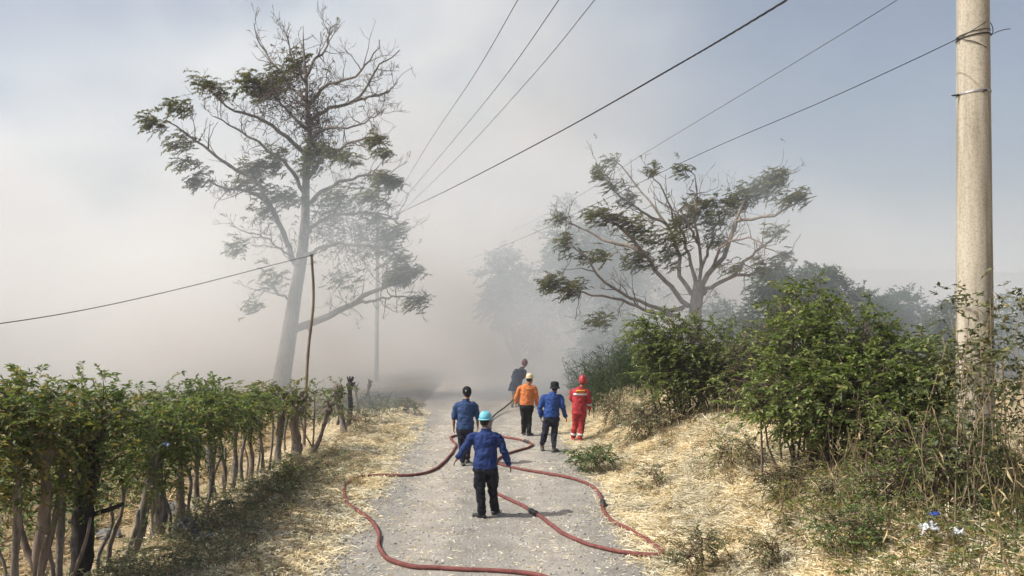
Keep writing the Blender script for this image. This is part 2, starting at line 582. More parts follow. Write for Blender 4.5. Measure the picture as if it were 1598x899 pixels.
def hillz(x, y):
    p = 34 + 60 * np.exp(-((x - 720) / 380.0) ** 2) + 30 * np.exp(-((x + 300) / 400.0) ** 2)
    p = p * (1 + 0.5 * fbm(x * 0.006, y * 0.004, 3, 4)) + 12 * fbm(x * 0.03, y * 0.02, 13, 3)
    return p * np.sin(np.clip((y - 1080) / 520.0, 0, 1) * np.pi) ** 0.8 - 3


tag(MB().add(*sheet(np.linspace(-1400, 1800, 150), np.linspace(1080, 1600, 24), hillz)).build('hills', M_HILL), kind='structure')

# ------------------------------------------------------------------ haze and smoke
def box(name, lo, hi, mat):
    V = np.array([[x, y, z] for z in (lo[2], hi[2]) for y in (lo[1], hi[1]) for x in (lo[0], hi[0])], float)
    F = np.array([[0, 2, 3, 1], [4, 5, 7, 6], [0, 1, 5, 4], [2, 6, 7, 3], [0, 4, 6, 2], [1, 3, 7, 5]])
    return MB().add(V, F).build(name, mat, smooth=False)


m, nt, out = nodes_of('haze_air')
pv = nt.nodes.new('ShaderNodeVolumePrincipled')
pv.inputs['Color'].default_value = (0.86, 0.90, 0.96, 1)
pv.inputs['Density'].default_value = 0.00085
pv.inputs['Anisotropy'].default_value = 0.2
nt.links.new(pv.outputs[0], out.inputs['Volume'])
haze = box('haze', (-1510, -70, -12), (1910, 1810, 125), m)
tag(haze, 'thin pale dust haze filling the air over the fields', 'haze', kind='stuff')

m, nt, out = nodes_of('fire_smoke')


def mth(op, a, b=None, c=None, clamp=False):
    n = nt.nodes.new('ShaderNodeMath'); n.operation = op; n.use_clamp = clamp
    for k, v in enumerate((a, b, c)):
        if v is None: continue
        if hasattr(v, 'links'): nt.links.new(v, n.inputs[k])
        else: n.inputs[k].default_value = v
    return n.outputs[0]


def sst(v, a, b):
    n = nt.nodes.new('ShaderNodeMapRange'); n.interpolation_type = 'SMOOTHSTEP'
    nt.links.new(v, n.inputs['Value'])
    n.inputs['From Min'].default_value = a; n.inputs['From Max'].default_value = b
    return n.outputs[0]


tc = nt.nodes.new('ShaderNodeTexCoord')
mp = nt.nodes.new('ShaderNodeMapping'); mp.inputs['Scale'].default_value = (0.75, 0.8, 1.15)
nt.links.new(tc.outputs['Object'], mp.inputs[0])
nz = nt.nodes.new('ShaderNodeTexNoise')
nz.inputs['Scale'].default_value = 0.115; nz.inputs['Detail'].default_value = 3.0
nz.inputs['Roughness'].default_value = 0.55; nz.inputs['Distortion'].default_value = 0.5
nt.links.new(mp.outputs[0], nz.inputs['Vector'])
sx = nt.nodes.new('ShaderNodeSeparateXYZ'); nt.links.new(tc.outputs['Object'], sx.inputs[0])
x, y, z = sx.outputs
nf = sst(nz.outputs['Fac'], 0.37, 0.66)
billow = mth('MULTIPLY_ADD', nf, 1.9, 0.10)
# low smoke lying over the road and the burning verges, its front uneven
yw = mth('MULTIPLY_ADD', mth('SUBTRACT', nz.outputs['Fac'], 0.5), 14.0, y)
zw = mth('MULTIPLY_ADD', mth('SUBTRACT', nz.outputs['Fac'], 0.5), -9.0, z)
low = mth('MULTIPLY', sst(yw, 21.0, 32.0), mth('SUBTRACT', 1.0, sst(zw, 1.5, 11.0)))
low = mth('MULTIPLY', low, mth('MULTIPLY_ADD', nf, 1.5, 0.35))
low = mth('MULTIPLY', low, mth('MULTIPLY_ADD', sst(x, 6.0, 13.0), -0.80, 1.0))
low = mth('MULTIPLY', low, mth('MULTIPLY_ADD', sst(x, -4.0, -9.0), -0.45, 1.0))
# the tall drifting plume behind the trees, trailing away to the left
ztop = mth('MULTIPLY_ADD', sst(x, -40.0, -5.0), 9.0, 22.0)
zf = mth('SUBTRACT', zw, ztop)
tall = mth('MULTIPLY', sst(y, 33.0, 56.0), mth('SUBTRACT', 1.0, sst(zf, -17.0, 9.0)))
tall = mth('MULTIPLY', tall, mth('MULTIPLY_ADD', sst(x, -2.0, 18.0), -0.94, 1.0))
tall = mth('MULTIPLY', tall, mth('SUBTRACT', 1.0, sst(y, 74.0, 82.0)))
dens = mth('ADD', mth('MULTIPLY', low, 0.165), mth('MULTIPLY', mth('MULTIPLY', tall, 0.055), billow))
dens = mth('MULTIPLY', dens, mth('SUBTRACT', 1.0, sst(x, 34.0, 42.0)))
# fine smoke scatters blue a little more than red and soaks up a little of every colour
vs_ = nt.nodes.new('ShaderNodeVolumeScatter')
vs_.inputs['Color'].default_value = (0.80, 0.91, 1.0, 1)
vs_.inputs['Anisotropy'].default_value = 0.15
va = nt.nodes.new('ShaderNodeVolumeAbsorption')
va.inputs['Color'].default_value = (0.930, 0.920, 0.905, 1)
nt.links.new(dens, vs_.inputs['Density']); nt.links.new(dens, va.inputs['Density'])
ad = nt.nodes.new('ShaderNodeAddShader')
nt.links.new(vs_.outputs[0], ad.inputs[0]); nt.links.new(va.outputs[0], ad.inputs[1])
nt.links.new(ad.outputs[0], out.inputs['Volume'])
m.cycles.volume_step_rate = 0.9
smoke = box('smoke', (-64, 17, -0.6), (43, 83, 40), m)
tag(smoke, 'pale grey brown smoke billowing across the road behind the firefighters', 'smoke', kind='stuff')

# ------------------------------------------------------------------ vegetation
WIND = np.array((-0.40, 0.0, -0.03))


def grow(rng, limbs, per, length, up=0.35, spread=0.9, start=0.3, npt=5, wob=0.10):
    """twig polylines (M,npt,3) springing from limb polylines"""
    outp = []; rad = []
    for P, Rr in limbs:
        n = rng.poisson(per) if per < 6 else int(per)
        if n == 0: continue
        us = rng.uniform(start, 1.0, n)
        k = us * (len(P) - 1); i = np.minimum(k.astype(int), len(P) - 2); f = (k - i)[:, None]
        b = P[i] * (1 - f) + P[i + 1] * f
        rb = Rr[i] * (1 - f[:, 0]) + Rr[i + 1] * f[:, 0]
        T = nrm(P[i + 1] - P[i])
        d = nrm(T * 0.55 + rng.normal(0, spread * .55, (n, 3)) + UP * up)
        L = length * rng.uniform(0.45, 1.15, n)
        t = np.linspace(0, 1, npt)
        bend = rng.normal(0, .35, (n, 3)) + UP * up * 0.5
        pl = b[:, None] + d[:, None] * (L[:, None] * t)[..., None] + bend[:, None] * (L[:, None] * t ** 2)[..., None] * 0.5
        pl[:, 1:] += rng.normal(0, wob, (n, npt - 1, 3)) * L[:, None, None] * 0.25
        rr = np.minimum(rb * 0.6, 0.022 + 0 * rb)[:, None] * (1 - 0.78 * t)[None]
        outp.append(pl); rad.append(rr)
    return np.concatenate(outp), np.concatenate(rad)


def as_limbs(P, Rr):
    return [(P[i], Rr[i]) for i in range(len(P))]


def limb_of(pts, r0, r1, n=14, rng=None, wob=0.0):
    P = spline(pts, n)
    if rng is not None and wob:
        P[1:-1] += rng.normal(0, wob, (n - 2, 3))
    return P, np.linspace(r0, r1, n)


def foliage_at(mb, rng, tips, dirs, spray_len, nl, leafL, leafW, wind=WIND, per=1, jitter=0.15, droop=0.25):
    tips = np.repeat(tips, per, 0); dirs = np.repeat(dirs, per, 0)
    base = tips + rng.normal(0, jitter, tips.shape)
    d = nrm(dirs) + rng.normal(0, .5, dirs.shape) + wind
    L = spray_len * rng.uniform(.6, 1.2, len(base))
    P, D, N, LL, WW, rach = sprays(rng, base, d, L, nl, leafL, leafW, droop, wind * 0.5)
    leafmesh(mb, P, D, N, LL, WW)
    return rach


# ---- the tall half bare tree on the left, in the smoke
def px_limb(Y, pts):
    out = []
    for p in pts:
        out.append(at(p[0], p[1], Y + (p[2] if len(p) > 2 else 0)))
    return out


def traced_tree(name, label, Y, trunk, tr, limbs, clumps, seed, bark, leaf, twig_mat, twig_len, twigs, clump_leaf, cat='tree'):
    rng = rs(seed)
    tpts = px_limb(Y, trunk)
    base = tpts[0].copy(); base[2] = float(hgt(base[0], base[1])) - 0.1
    tpts = [base] + tpts[1:]
    root = empty(name, base)
    tag(root, label, cat)
    P, Rr = limb_of(tpts, tr[0], tr[1], 26)
    Rr = tr[0] + (tr[1] - tr[0]) * np.linspace(0, 1, 26) ** 0.8
    Rr[0] *= 1.35; Rr[1] *= 1.1
    MB().add(*tubes(P, Rr, 12)).build('trunk', bark, root)
    every = [(P[10:], Rr[10:])]
    for r0, pts in limbs:
        p, q = limb_of(px_limb(Y, pts), r0 * .68, r0 * .16, 16, rng, 0.03)
        MB().add(*tubes(p, q, 7)).build('branch', bark, root)
        every.append((p, q))
    A, Ar = grow(rng, every, twigs[0], twig_len, 0.20, 1.0, 0.25, 6)
    B, Br = grow(rng, as_limbs(A, Ar), twigs[1], twig_len * .5, 0.35, 1.0, 0.3, 5)
    C, Cr = grow(rng, as_limbs(B, Br), twigs[2], twig_len * .28, 0.35, 1.0, 0.3, 4)
    tw = MB()
    for pp, rr, s in ((A, np.maximum(Ar, .010), 4), (B, np.maximum(Br, .007), 3), (C, np.maximum(Cr, .006), 3)):
        tw.add(*tubes(pp, rr, s))
    cr = MB()
    for (cx, cyy, w, h, n, dy) in clumps:
        c = at(cx, cyy, Y + dy)
        s = Y / FPX
        n = int(n * 1.9)
        q = np.clip(rng.normal(0, 1, (n, 3)), -1.7, 1.7) * np.array((w * s * .24, max(w, h) * s * .20, h * s * .24)) + c
        rach = foliage_at(cr, rng, q, np.tile([-0.5, 0, .0], (n, 1)), clump_leaf[0], clump_leaf[1], clump_leaf[2], clump_leaf[3], wind=WIND * .6, per=2, jitter=.10)
        tw.add(*tubes(rach, np.full(rach.shape[:2], .007), 3))
    # a few leaves left on the twigs
    pick = rng.rand(len(B)) < 0.12
    foliage_at(cr, rng, B[pick][:, -1], B[pick][:, -1] - B[pick][:, -2], clump_leaf[0], clump_leaf[1], clump_leaf[2] * .8, clump_leaf[3] * .8)
    tag(tw.build('twigs', twig_mat, root), kind='stuff')
    cr.build('crown', leaf, root)
    return root, rng


lt_limbs = [
    (.20, [(466, 430), (455, 393), (432, 342, -1), (409, 309, -2), (380, 297, -2.5), (347, 292, -3), (324, 281, -3)]),
    (.15, [(432, 342, -1), (405, 290, -2), (372, 266, -2.5), (340, 245, -3), (310, 224, -3), (283, 203, -3.4), (262, 190, -3.6)]),
    (.13, [(474, 300), (450, 260, -1), (410, 230, -2), (375, 205, -2), (335, 182, -3)]),
    (.15, [(480, 245), (462, 228, -.5), (430, 200, -1), (400, 183, -1.4), (367, 173, -2), (343, 157, -2), (325, 140, -2.3)]),
    (.12, [(482, 205), (465, 190), (447, 170, .5), (427, 150, 1), (405, 138, 1)]),
    (.11, [(479, 160), (455, 135, .6), (433, 107, 1), (413, 80, 1.4), (401, 57, 1.4), (396, 36, 1.4)]),
    (.09, [(477, 130), (460, 100, -1), (452, 75, -1), (446, 52, -1.4)]),
    (.10, [(477, 120), (490, 95), (510, 76, .5), (514, 50, .7), (527, 38, 1)]),
    (.12, [(482, 165), (492, 152), (513, 133, -.5), (547, 123, -1), (570, 100, -1.2), (588, 80, -1.4), (592, 62, -1.4)]),
    (.13, [(484, 190), (500, 176), (525, 166, .5), (553, 157, 1), (574, 133, 1.3), (592, 100, 1.5), (612, 92, 1.6), (624, 78, 1.6)]),
    (.10, [(553, 157, 1), (580, 150, 1.2), (603, 145, 1.5), (620, 128, 1.5)]),
    (.11, [(486, 215), (510, 200, -1), (540, 200, -1.4), (570, 190, -1.6), (595, 175, -1.6)]),
    (.13, [(480, 280), (500, 250, -1), (525, 233, -1.6), (555, 220, -2), (587, 216, -2.2), (606, 232, -2.4)]),
    (.14, [(478, 320), (500, 300, -1), (530, 285, -1.5), (560, 276, -2), (597, 275, -2.4), (622, 285, -2.4)]),
    (.13, [(474, 370), (500, 345, -1), (530, 335, -1.6), (565, 332, -2), (600, 335, -2), (622, 352, -2.4)]),
    (.13, [(472, 400), (505, 385, -1), (545, 380, -1.6), (590, 385, -2), (625, 400, -2.4), (640, 420, -2.4)]),
    (.26, [(449, 520), (465, 512), (507, 496, -.5), (554, 473, -1), (582, 454, -1.3), (624, 440, -1.6), (650, 424, -1.8)]),
    (.10, [(554, 473, -1), (590, 468, -1.4), (625, 462, -1.8), (652, 470, -2)]),
    (.07, [(452, 470), (425, 450, -1), (400, 455, -1.4), (382, 475, -1.6)]),
    (.08, [(456, 400), (430, 385, -1.2), (400, 365, -1.6), (375, 360, -2)]),
]
lt_clumps = [
    (243, 187, 34, 26, 16, -3.6), (284, 168, 42, 20, 16, -3.4), (288, 222, 46, 22, 14, -3), (324, 130, 34, 16, 12, -2.3), (350, 145, 40, 18, 10, -2.2),
    (300, 252, 44, 20, 9, -3), (318, 279, 34, 20, 14, -3), (395, 124, 40, 26, 22, 0), (425, 137, 60, 34, 40, .5), (448, 120, 60, 40, 34, .8),
    (470, 95, 40, 40, 24, .6), (405, 145, 40, 26, 16, 0), (398, 260, 40, 24, 18, -1.5), (427, 258, 40, 26, 20, -1), (440, 240, 40, 26, 12, -.5),
    (395, 285, 50, 30, 18, -1.5), (430, 300, 60, 30, 20, -1), (460, 310, 50, 26, 18, -1), (500, 235, 40, 34, 26, -1), (486, 260, 40, 24, 16, -1),
    (527, 240, 46, 24, 14, -1.5), (590, 218, 34, 18, 14, -2.2), (606, 238, 30, 14, 12, -2.4), (552, 250, 40, 20, 10, -2), (600, 278, 44, 20, 20, -2.4),
    (622, 283, 26, 18, 16, -2.4), (590, 308, 44, 22, 20, -2.3), (540, 300, 60, 26, 14, -1.8), (585, 340, 40, 18, 12, -2), (620, 362, 40, 26, 22, -2.4),
    (600, 385, 60, 30, 16, -2), (630, 405, 40, 30, 16, -2.4), (628, 430, 46, 36, 30, -1.8), (656, 424, 26, 16, 10, -1.9), (654, 470, 30, 16, 14, -2),
    (374, 383, 26, 14, 12, -1.8), (400, 480, 40, 20, 8, -1.6), (430, 430, 60, 40, 12, -1), (540, 440, 70, 40, 14, -1), (420, 330, 50, 30, 12, -1.4), (520, 320, 60, 30, 16, -1.4),
]
tree, rng = traced_tree('tree', 'tall half bare tree with long trunk standing in smoke on the left', 31.0,
    [(437, 655), (438, 604), (451, 524), (460, 463), (470, 407), (476, 350), (477, 300), (479, 250), (484, 210), (479, 165), (478, 120), (474, 80), (473, 42)],
    (.40, .012), lt_limbs, lt_clumps, 11, M_BARK_MID, M_LEAF_TREE, M_TWIG, 1.0, (12, 3.0, 2.0), (.34, 11, .14, .05))
# the dark tangle of dead creepers in its crown
tg = MB(); tl = MB()
for (cx, cyy, w, h, n) in ((492, 190, 40, 70, 260), (470, 150, 60, 60, 140), (535, 352, 80, 60, 240), (560, 385, 70, 40, 110), (440, 165, 60, 40, 90)):
    c = at(cx, cyy, 30.6); s = 31 / FPX
    b = c + rng.normal(0, 1, (n, 3)) * np.array((w * s * .4, w * s * .35, h * s * .4))
    d = nrm(rng.normal(0, 1, (n, 3))); t = np.linspace(0, 1, 5)
    pl = b[:, None] + d[:, None] * (rng.uniform(.4, 1.1, n)[:, None] * t)[..., None] + rng.normal(0, .06, (n, 5, 3))
    tg.add(*tubes(pl, np.full((n, 5), .011), 3))
    leafmesh(tl, pl[:, 2], rng.normal(0, 1, (n, 3)), rng.normal(0, 1, (n, 3)), np.full(n, .14), np.full(n, .06))
tag(tg.build('creeper_tangle', M_TWIG, tree), kind='stuff')
tag(tl.build('creeper_leaves', M_LEAF_DARK, tree), kind='stuff')

# ---- the spreading tree on the right
rt_limbs = [
    (.17, [(1091, 480), (1096, 440), (1115, 415), (1131, 398), (1145, 362), (1149, 345), (1180, 340, -1), (1207, 336, -1.4), (1238, 322, -1.8), (1258, 304, -2)]),
    (.10, [(1145, 362), (1152, 335), (1165, 312, .6), (1190, 300, .8), (1215, 285, 1), (1222, 270, 1)]),
    (.13, [(1098, 460), (1105, 451), (1140, 433, -.6), (1185, 425, -1), (1211, 412, -1.4), (1236, 400, -1.6)]),
    (.10, [(1140, 433, -.6), (1165, 405, -1), (1195, 382, -1.5), (1215, 365, -1.8), (1232, 350, -2)]),
    (.15, [(1075, 478), (1066, 470), (1042, 442, -.5), (1020, 418, -1), (1000, 388, -1.4), (980, 367, -1.6), (955, 345, -2), (925, 332, -2.2)]),
    (.11, [(1010, 400, -1), (985, 385, -.4), (950, 378, 0), (915, 360, .4), (885, 345, .6), (870, 335, .6)]),
    (.13, [(1066, 480), (1030, 482, -1), (989, 467, -1.6), (955, 448, -2), (930, 425, -2.2), (909, 398, -2.4), (884, 376, -2.4)]),
    (.12, [(1060, 492), (1016, 487, -1), (962, 466, -2), (909, 459, -2.4), (862, 447, -2.8)]),
    (.13, [(1080, 460), (1062, 432), (1058, 395, .5), (1045, 355, .6), (1016, 318, 1), (985, 278, 1.4), (958, 250, 1.6)]),
    (.09, [(1040, 350, .6), (1010, 335, .4), (985, 318, 0), (962, 300, -.2), (938, 268, -.4)]),
    (.11, [(1088, 450), (1078, 410), (1066, 367, -.6), (1047, 331, -1), (1028, 287, -1.2), (1012, 266, -1.2)]),
    (.11, [(1090, 455), (1093, 416), (1090, 371), (1084, 335), (1086, 300, .4), (1085, 276, .4), (1074, 264, .4)]),
    (.10, [(1094, 420), (1108, 385, .6), (1118, 350, 1), (1130, 325, 1.4), (1142, 300, 1.6)]),
    (.09, [(1090, 380), (1075, 350, -1), (1062, 335, -1.4), (1040, 322, -1.8)]),
    (.09, [(1110, 420), (1130, 380, -1), (1170, 372, -1.4), (1195, 385, -1.8), (1222, 405, -2)]),
]
rt_clumps = [
    (1180, 300, 70, 34, 40, .6), (1205, 285, 50, 30, 30, .9), (1222, 272, 24, 18, 14, 1), (1240, 308, 40, 18, 14, -1.8), (1258, 304, 20, 16, 10, -2), (1150, 318, 50, 30, 24, .8),
    (1100, 320, 60, 40, 36, .6), (1085, 335, 50, 30, 18, 0), (1120, 345, 60, 30, 22, .4), (1065, 350, 40, 30, 16, -.6), (1125, 375, 46, 24, 14, 0), (1060, 370, 50, 30, 16, -1),
    (1072, 266, 26, 14, 10, .4), (1025, 268, 24, 14, 8, -1), (940, 268, 24, 16, 10, 0), (958, 252, 18, 14, 8, 1.6), (960, 290, 40, 26, 10, 0), (985, 310, 40, 24, 10, 0),
    (940, 335, 50, 28, 24, -2), (970, 345, 50, 26, 18, -1.6), (1005, 355, 50, 34, 22, -1), (935, 400, 50, 20, 18, -2.2), (890, 378, 30, 20, 10, -2.2), (1005, 405, 50, 40, 24, -1),
    (890, 446, 60, 24, 30, -2.6), (865, 440, 30, 22, 14, -2.8), (1055, 400, 50, 40, 18, -.6), (1200, 415, 50, 24, 14, -1.2), (1230, 402, 30, 18, 10, -1.6), (1150, 415, 40, 20, 10, -.6),
    (1215, 365, 40, 24, 8, -1.8), (880, 340, 30, 16, 8, .6), (940, 500, 40, 24, 16, -1), (1010, 380, 60, 40, 16, 0),
]
traced_tree('tree', 'wide spreading windswept tree with many pale bare limbs behind the green bush', 28.5,
    [(1088, 585), (1086, 530), (1085, 495), (1086, 470), (1090, 440)], (.42, .17), rt_limbs, rt_clumps, 23, M_BARK_PALE, M_LEAF_TREE, M_TWIG, 1.05, (7, 2.2, 1.2), (.32, 11, .13, .045))


# ---- crowns without traced limbs
def leafy_tree(name, label, base, crowns, seed, leaf, bark, trunk_r=.12, n=160, spray=(.5, 11, .16, .055), cat='tree', group=None, wind=WIND, lean=(0, 0)):
    """crowns: list of (center, radii)"""
    rng = rs(seed)
    base = np.array(base, float)
    root = empty(name, base); tag(root, label, cat, group)
    cr = MB(); tw = MB(); first = True
    for c, rad in crowns:
        c = np.array(c, float); rad = np.array(rad, float)
        mid = base * .5 + c * .5 + np.array((rng.normal(0, .12), 0, 0)) * np.linalg.norm(c - base)
        P, Rr = limb_of([base - np.array((0, 0, .1)), mid, c - np.array((0, 0, rad[2] * .45))], trunk_r, trunk_r * .3, 12)
        MB().add(*tubes(P, Rr, 7)).build('trunk' if first else 'branch', bark, root)
        first = False
        d = nrm(rng.normal(0, 1, (n, 3)))
        lump = 1 + .35 * np.sin(d[:, 0] * 5 + seed) * np.sin(d[:, 2] * 6 + seed * 2) + .2 * np.sin(d[:, 1] * 7 + d[:, 2] * 9)
        q = c + d * rad * (rng.uniform(.15, 1, n) ** .45 * lump)[:, None]
        k = rng.rand(n) < .3
        t = np.linspace(0, 1, 5)
        st = P[rng.randint(6, 12, k.sum())]
        pl = st[:, None] * (1 - t)[None, :, None] + q[k][:, None] * t[None, :, None]
        pl[:, 1:-1] += rng.normal(0, .05, (k.sum(), 3, 3)) * rad.mean()
        tw.add(*tubes(pl, np.full(pl.shape[:2], trunk_r * .12) * (1.3 - t), 3))
        rach = foliage_at(cr, rng, q, d + np.array((0, 0, .15)), spray[0], spray[1], spray[2], spray[3], wind=wind, per=2, jitter=.1 * rad.mean())
        tw.add(*tubes(rach[::2], np.full(rach[::2].shape[:2], .006), 3))
    tag(tw.build('twigs', bark, root), kind='stuff')
    cr.build('crown', leaf, root)
    return root


def crown_px(Y, items):
    s = Y / FPX
    return [(at(a, b, Y + (e[0] if e else 0)), (w * s * .5, max(w, h) * s * .45, h * s * .5)) for a, b, w, h, *e in items]


def base_px(px, Y):
    p = at(px, 500, Y)
    p[2] = float(hgt(p[0], p[1]))
    return p


leafy_tree('tree', 'big rounded tree faint in smoke behind the spreading tree', base_px(925, 44), crown_px(44, [(905, 372, 100, 90), (955, 400, 110, 90), (900, 430, 90, 70), (985, 455, 110, 80)]), 31, M_LEAF_FAR, M_BARK_MID, .28, 190, (.8, 11, .26, .10))
leafy_tree('tree', 'pale blue tree almost lost in smoke above the middle of the road', base_px(815, 47), crown_px(47, [(790, 425, 56, 60), (815, 455, 80, 60), (785, 475, 60, 36), (830, 500, 80, 60)]), 32, M_LEAF_FAR, M_BARK_MID, .2, 130, (.8, 11, .26, .10))
leafy_tree('tree', 'low smoky tree between the red suited firefighter and the green bush', base_px(975, 36), crown_px(36, [(960, 520, 100, 70), (1000, 545, 110, 80), (930, 560, 70, 60)]), 33, M_LEAF_FAR, M_BARK_MID, .14, 150, (.6, 11, .2, .07))
for k, (cx, Y, cs, lab) in enumerate([
    (1135, 33, [(1125, 500, 90, 60), (1155, 530, 80, 60)], 'dull tree just right of the spreading tree trunk, above the bush'),
    (1225, 31, [(1210, 438, 50, 34), (1222, 465, 70, 50), (1200, 500, 80, 60)], 'bluish windswept tree touching the right branch tips of the spreading tree'),
    (1290, 32, [(1280, 434, 46, 28), (1295, 450, 50, 36), (1285, 490, 90, 60)], 'dark windswept tree topping the large green bush'),
    (1352, 33, [(1345, 476, 44, 34), (1362, 494, 56, 36), (1350, 530, 90, 60)], 'bluish ragged tree right of the dark windswept one'),
    (1400, 34, [(1385, 490, 40, 26), (1412, 474, 46, 28), (1400, 522, 80, 60)], 'bluish tree with top bent left below the pale hills'),
    (1445, 33, [(1440, 512, 54, 30), (1470, 528, 70, 44), (1440, 555, 90, 60)], 'low bluish tree left of the concrete pole'),
    (1500, 30, [(1490, 500, 50, 50), (1520, 530, 90, 70)], 'greenish tree directly behind the concrete pole'),
    (1580, 34, [(1575, 490, 60, 60), (1590, 530, 80, 70)], 'bluish tree at the right edge past the pole')]):
    leafy_tree('tree', lab, base_px(cx, Y), crown_px(Y, cs), 40 + k, M_LEAF_FAR, M_BARK_MID, .11, 95, (.55, 11, .2, .07), group='trees behind the right hand bushes')

# ---- bushes on the right bank
def bank(px, py):
    return ground(px, py)


def bush(name, label, base, crowns, seed, n, leaf=None, spray=(.34, 11, .085, .040), stems=9, stem_r=.018, wind=WIND, cat='bush', group=None, stem_mat=None):
    rng = rs(seed)
    base = np.array(base, float)
    root = empty(name, base); tag(root, label, cat, group)
    cr = MB(); tw = MB()
    for ci, (c, rad, share) in enumerate(crowns):
        c = np.array(c, float); rad = np.array(rad, float)
        k = int(n * share)
        d = nrm(rng.normal(0, 1, (k, 3)))
        lump = 1 + .28 * np.sin(d[:, 0] * 6 + seed) * np.sin(d[:, 2] * 7 + ci) + .15 * np.sin(d[:, 1] * 9 + d[:, 0] * 5)
        q = c + d * rad * (rng.uniform(.1, 1, k) ** .42 * lump)[:, None]
        gz = hgt(q[:, 0], q[:, 1]) + .15
        q[:, 2] = np.maximum(q[:, 2], gz + rng.rand(k) * .3)
        rach = foliage_at(cr, rng, q, d * np.array((1, 1, .5)) + np.array((0, 0, .1)), spray[0], spray[1], spray[2], spray[3], wind=wind, per=1, jitter=.05)
        tw.add(*tubes(rach, np.full(rach.shape[:2], .004), 3))
        ns = max(4, int(stems * (0.5 + share)))
        b = base + np.stack([rng.normal(0, rad[0] * .35, ns) + (c[0] - base[0]) * .6, rng.normal(0, rad[1] * .3, ns) + (c[1] - base[1]) * .6, np.zeros(ns)], -1)
        b[:, 2] = hgt(b[:, 0], b[:, 1]) - .03
        e = c + nrm(rng.normal(0, 1, (ns, 3))) * rad * .8
        e[:, 2] = np.maximum(e[:, 2], b[:, 2] + .3)
        t = np.linspace(0, 1, 7)
        pl = b[:, None] * (1 - t)[None, :, None] + e[:, None] * t[None, :, None]
        pl[..., 2] += (np.sin(t * np.pi) * .12)[None]
        pl[:, 1:-1] += rng.normal(0, .03, (ns, 5, 3))
        for s_ in range(min(ns, 6)):
            MB().add(*tubes(pl[s_], stem_r * (1.2 - .8 * t), 5)).build('stem', stem_mat or M_TWIG, root)
        if ns > 6:
            tw.add(*tubes(pl[6:], np.tile(stem_r * .8 * (1.2 - .8 * t), (ns - 6, 1)), 4))
        # side twigs
        kk = rng.rand(k) < .35
        st = pl[rng.randint(0, ns, kk.sum()), rng.randint(3, 7, kk.sum())]
        p2 = st[:, None] * (1 - t)[None, :, None] + q[kk][:, None] * t[None, :, None]
        p2[:, 1:-1] += rng.normal(0, .03, (kk.sum(), 5, 3))
        tw.add(*tubes(p2, np.full(p2.shape[:2], .006), 3))
    tag(tw.build('twigs', stem_mat or M_TWIG, root), kind='stuff')
    cr.build('crown', leaf or M_LEAF_BUSH, root)
    return root


def bcrown(Y, items):
    s = Y / FPX
    tot = sum(w * h for _, _, w, h, *e in items)
    return [(at(a, b, Y + (e[0] if e else 0)), (w * s * .5, w * s * .32, h * s * .5), w * h / tot) for a, b, w, h, *e in items]


b = at(1085, 640, 18.0); b[2] = float(hgt(b[0], b[1]))
bush('bush', 'rounded leafy green bush at the smoke edge on the bank beside the red suited firefighter', b,
     bcrown(18.0, [(1030, 520, 90, 60), (1075, 540, 140, 90), (1110, 585, 150, 90), (1055, 590, 110, 80), (1140, 560, 110, 100), (1008, 530, 50, 70)]), 61, 1500)
b = at(1190, 620, 17.0); b[2] = float(hgt(b[0], b[1]))
bush('bush', 'thin dry brown bush in the gap between the two big green bushes', b,
     bcrown(17.0, [(1180, 560, 90, 110), (1215, 520, 70, 90), (1170, 600, 80, 70)]), 62, 420, M_LEAF_STALK, (.3, 9, .07, .028), 16)
b = at(1300, 700, 12.0); b[2] = float(hgt(b[0], b[1]))
bush('bush', 'largest green bush, tall and windblown, on the bank left of the concrete pole', b,
     bcrown(12.0, [(1255, 475, 110, 80, 1), (1250, 540, 140, 110, .5), (1320, 540, 170, 130, .3), (1330, 610, 260, 130, -.3), (1400, 570, 150, 110, 0), (1240, 615, 180, 90, -.4), (1430, 640, 140, 120, -.2), (1465, 590, 110, 90, -.6), (1480, 670, 110, 100, -.8), (1400, 660, 130, 80, -1.0), (1275, 668, 90, 40, -.6)]), 63, 2500, spray=(.34, 11, .085, .042), stems=16)
b = at(1440, 790, 9.0); b[2] = float(hgt(b[0], b[1]))
bush('bush', 'straggly thin green bush in front of the pole foot above the white plastic bag', b,
     bcrown(9.0, [(1440, 700, 160, 120), (1400, 760, 150, 110), (1500, 720, 120, 130)]), 64, 300, M_LEAF_BUSH, (.26, 9, .06, .028), 20, .012)

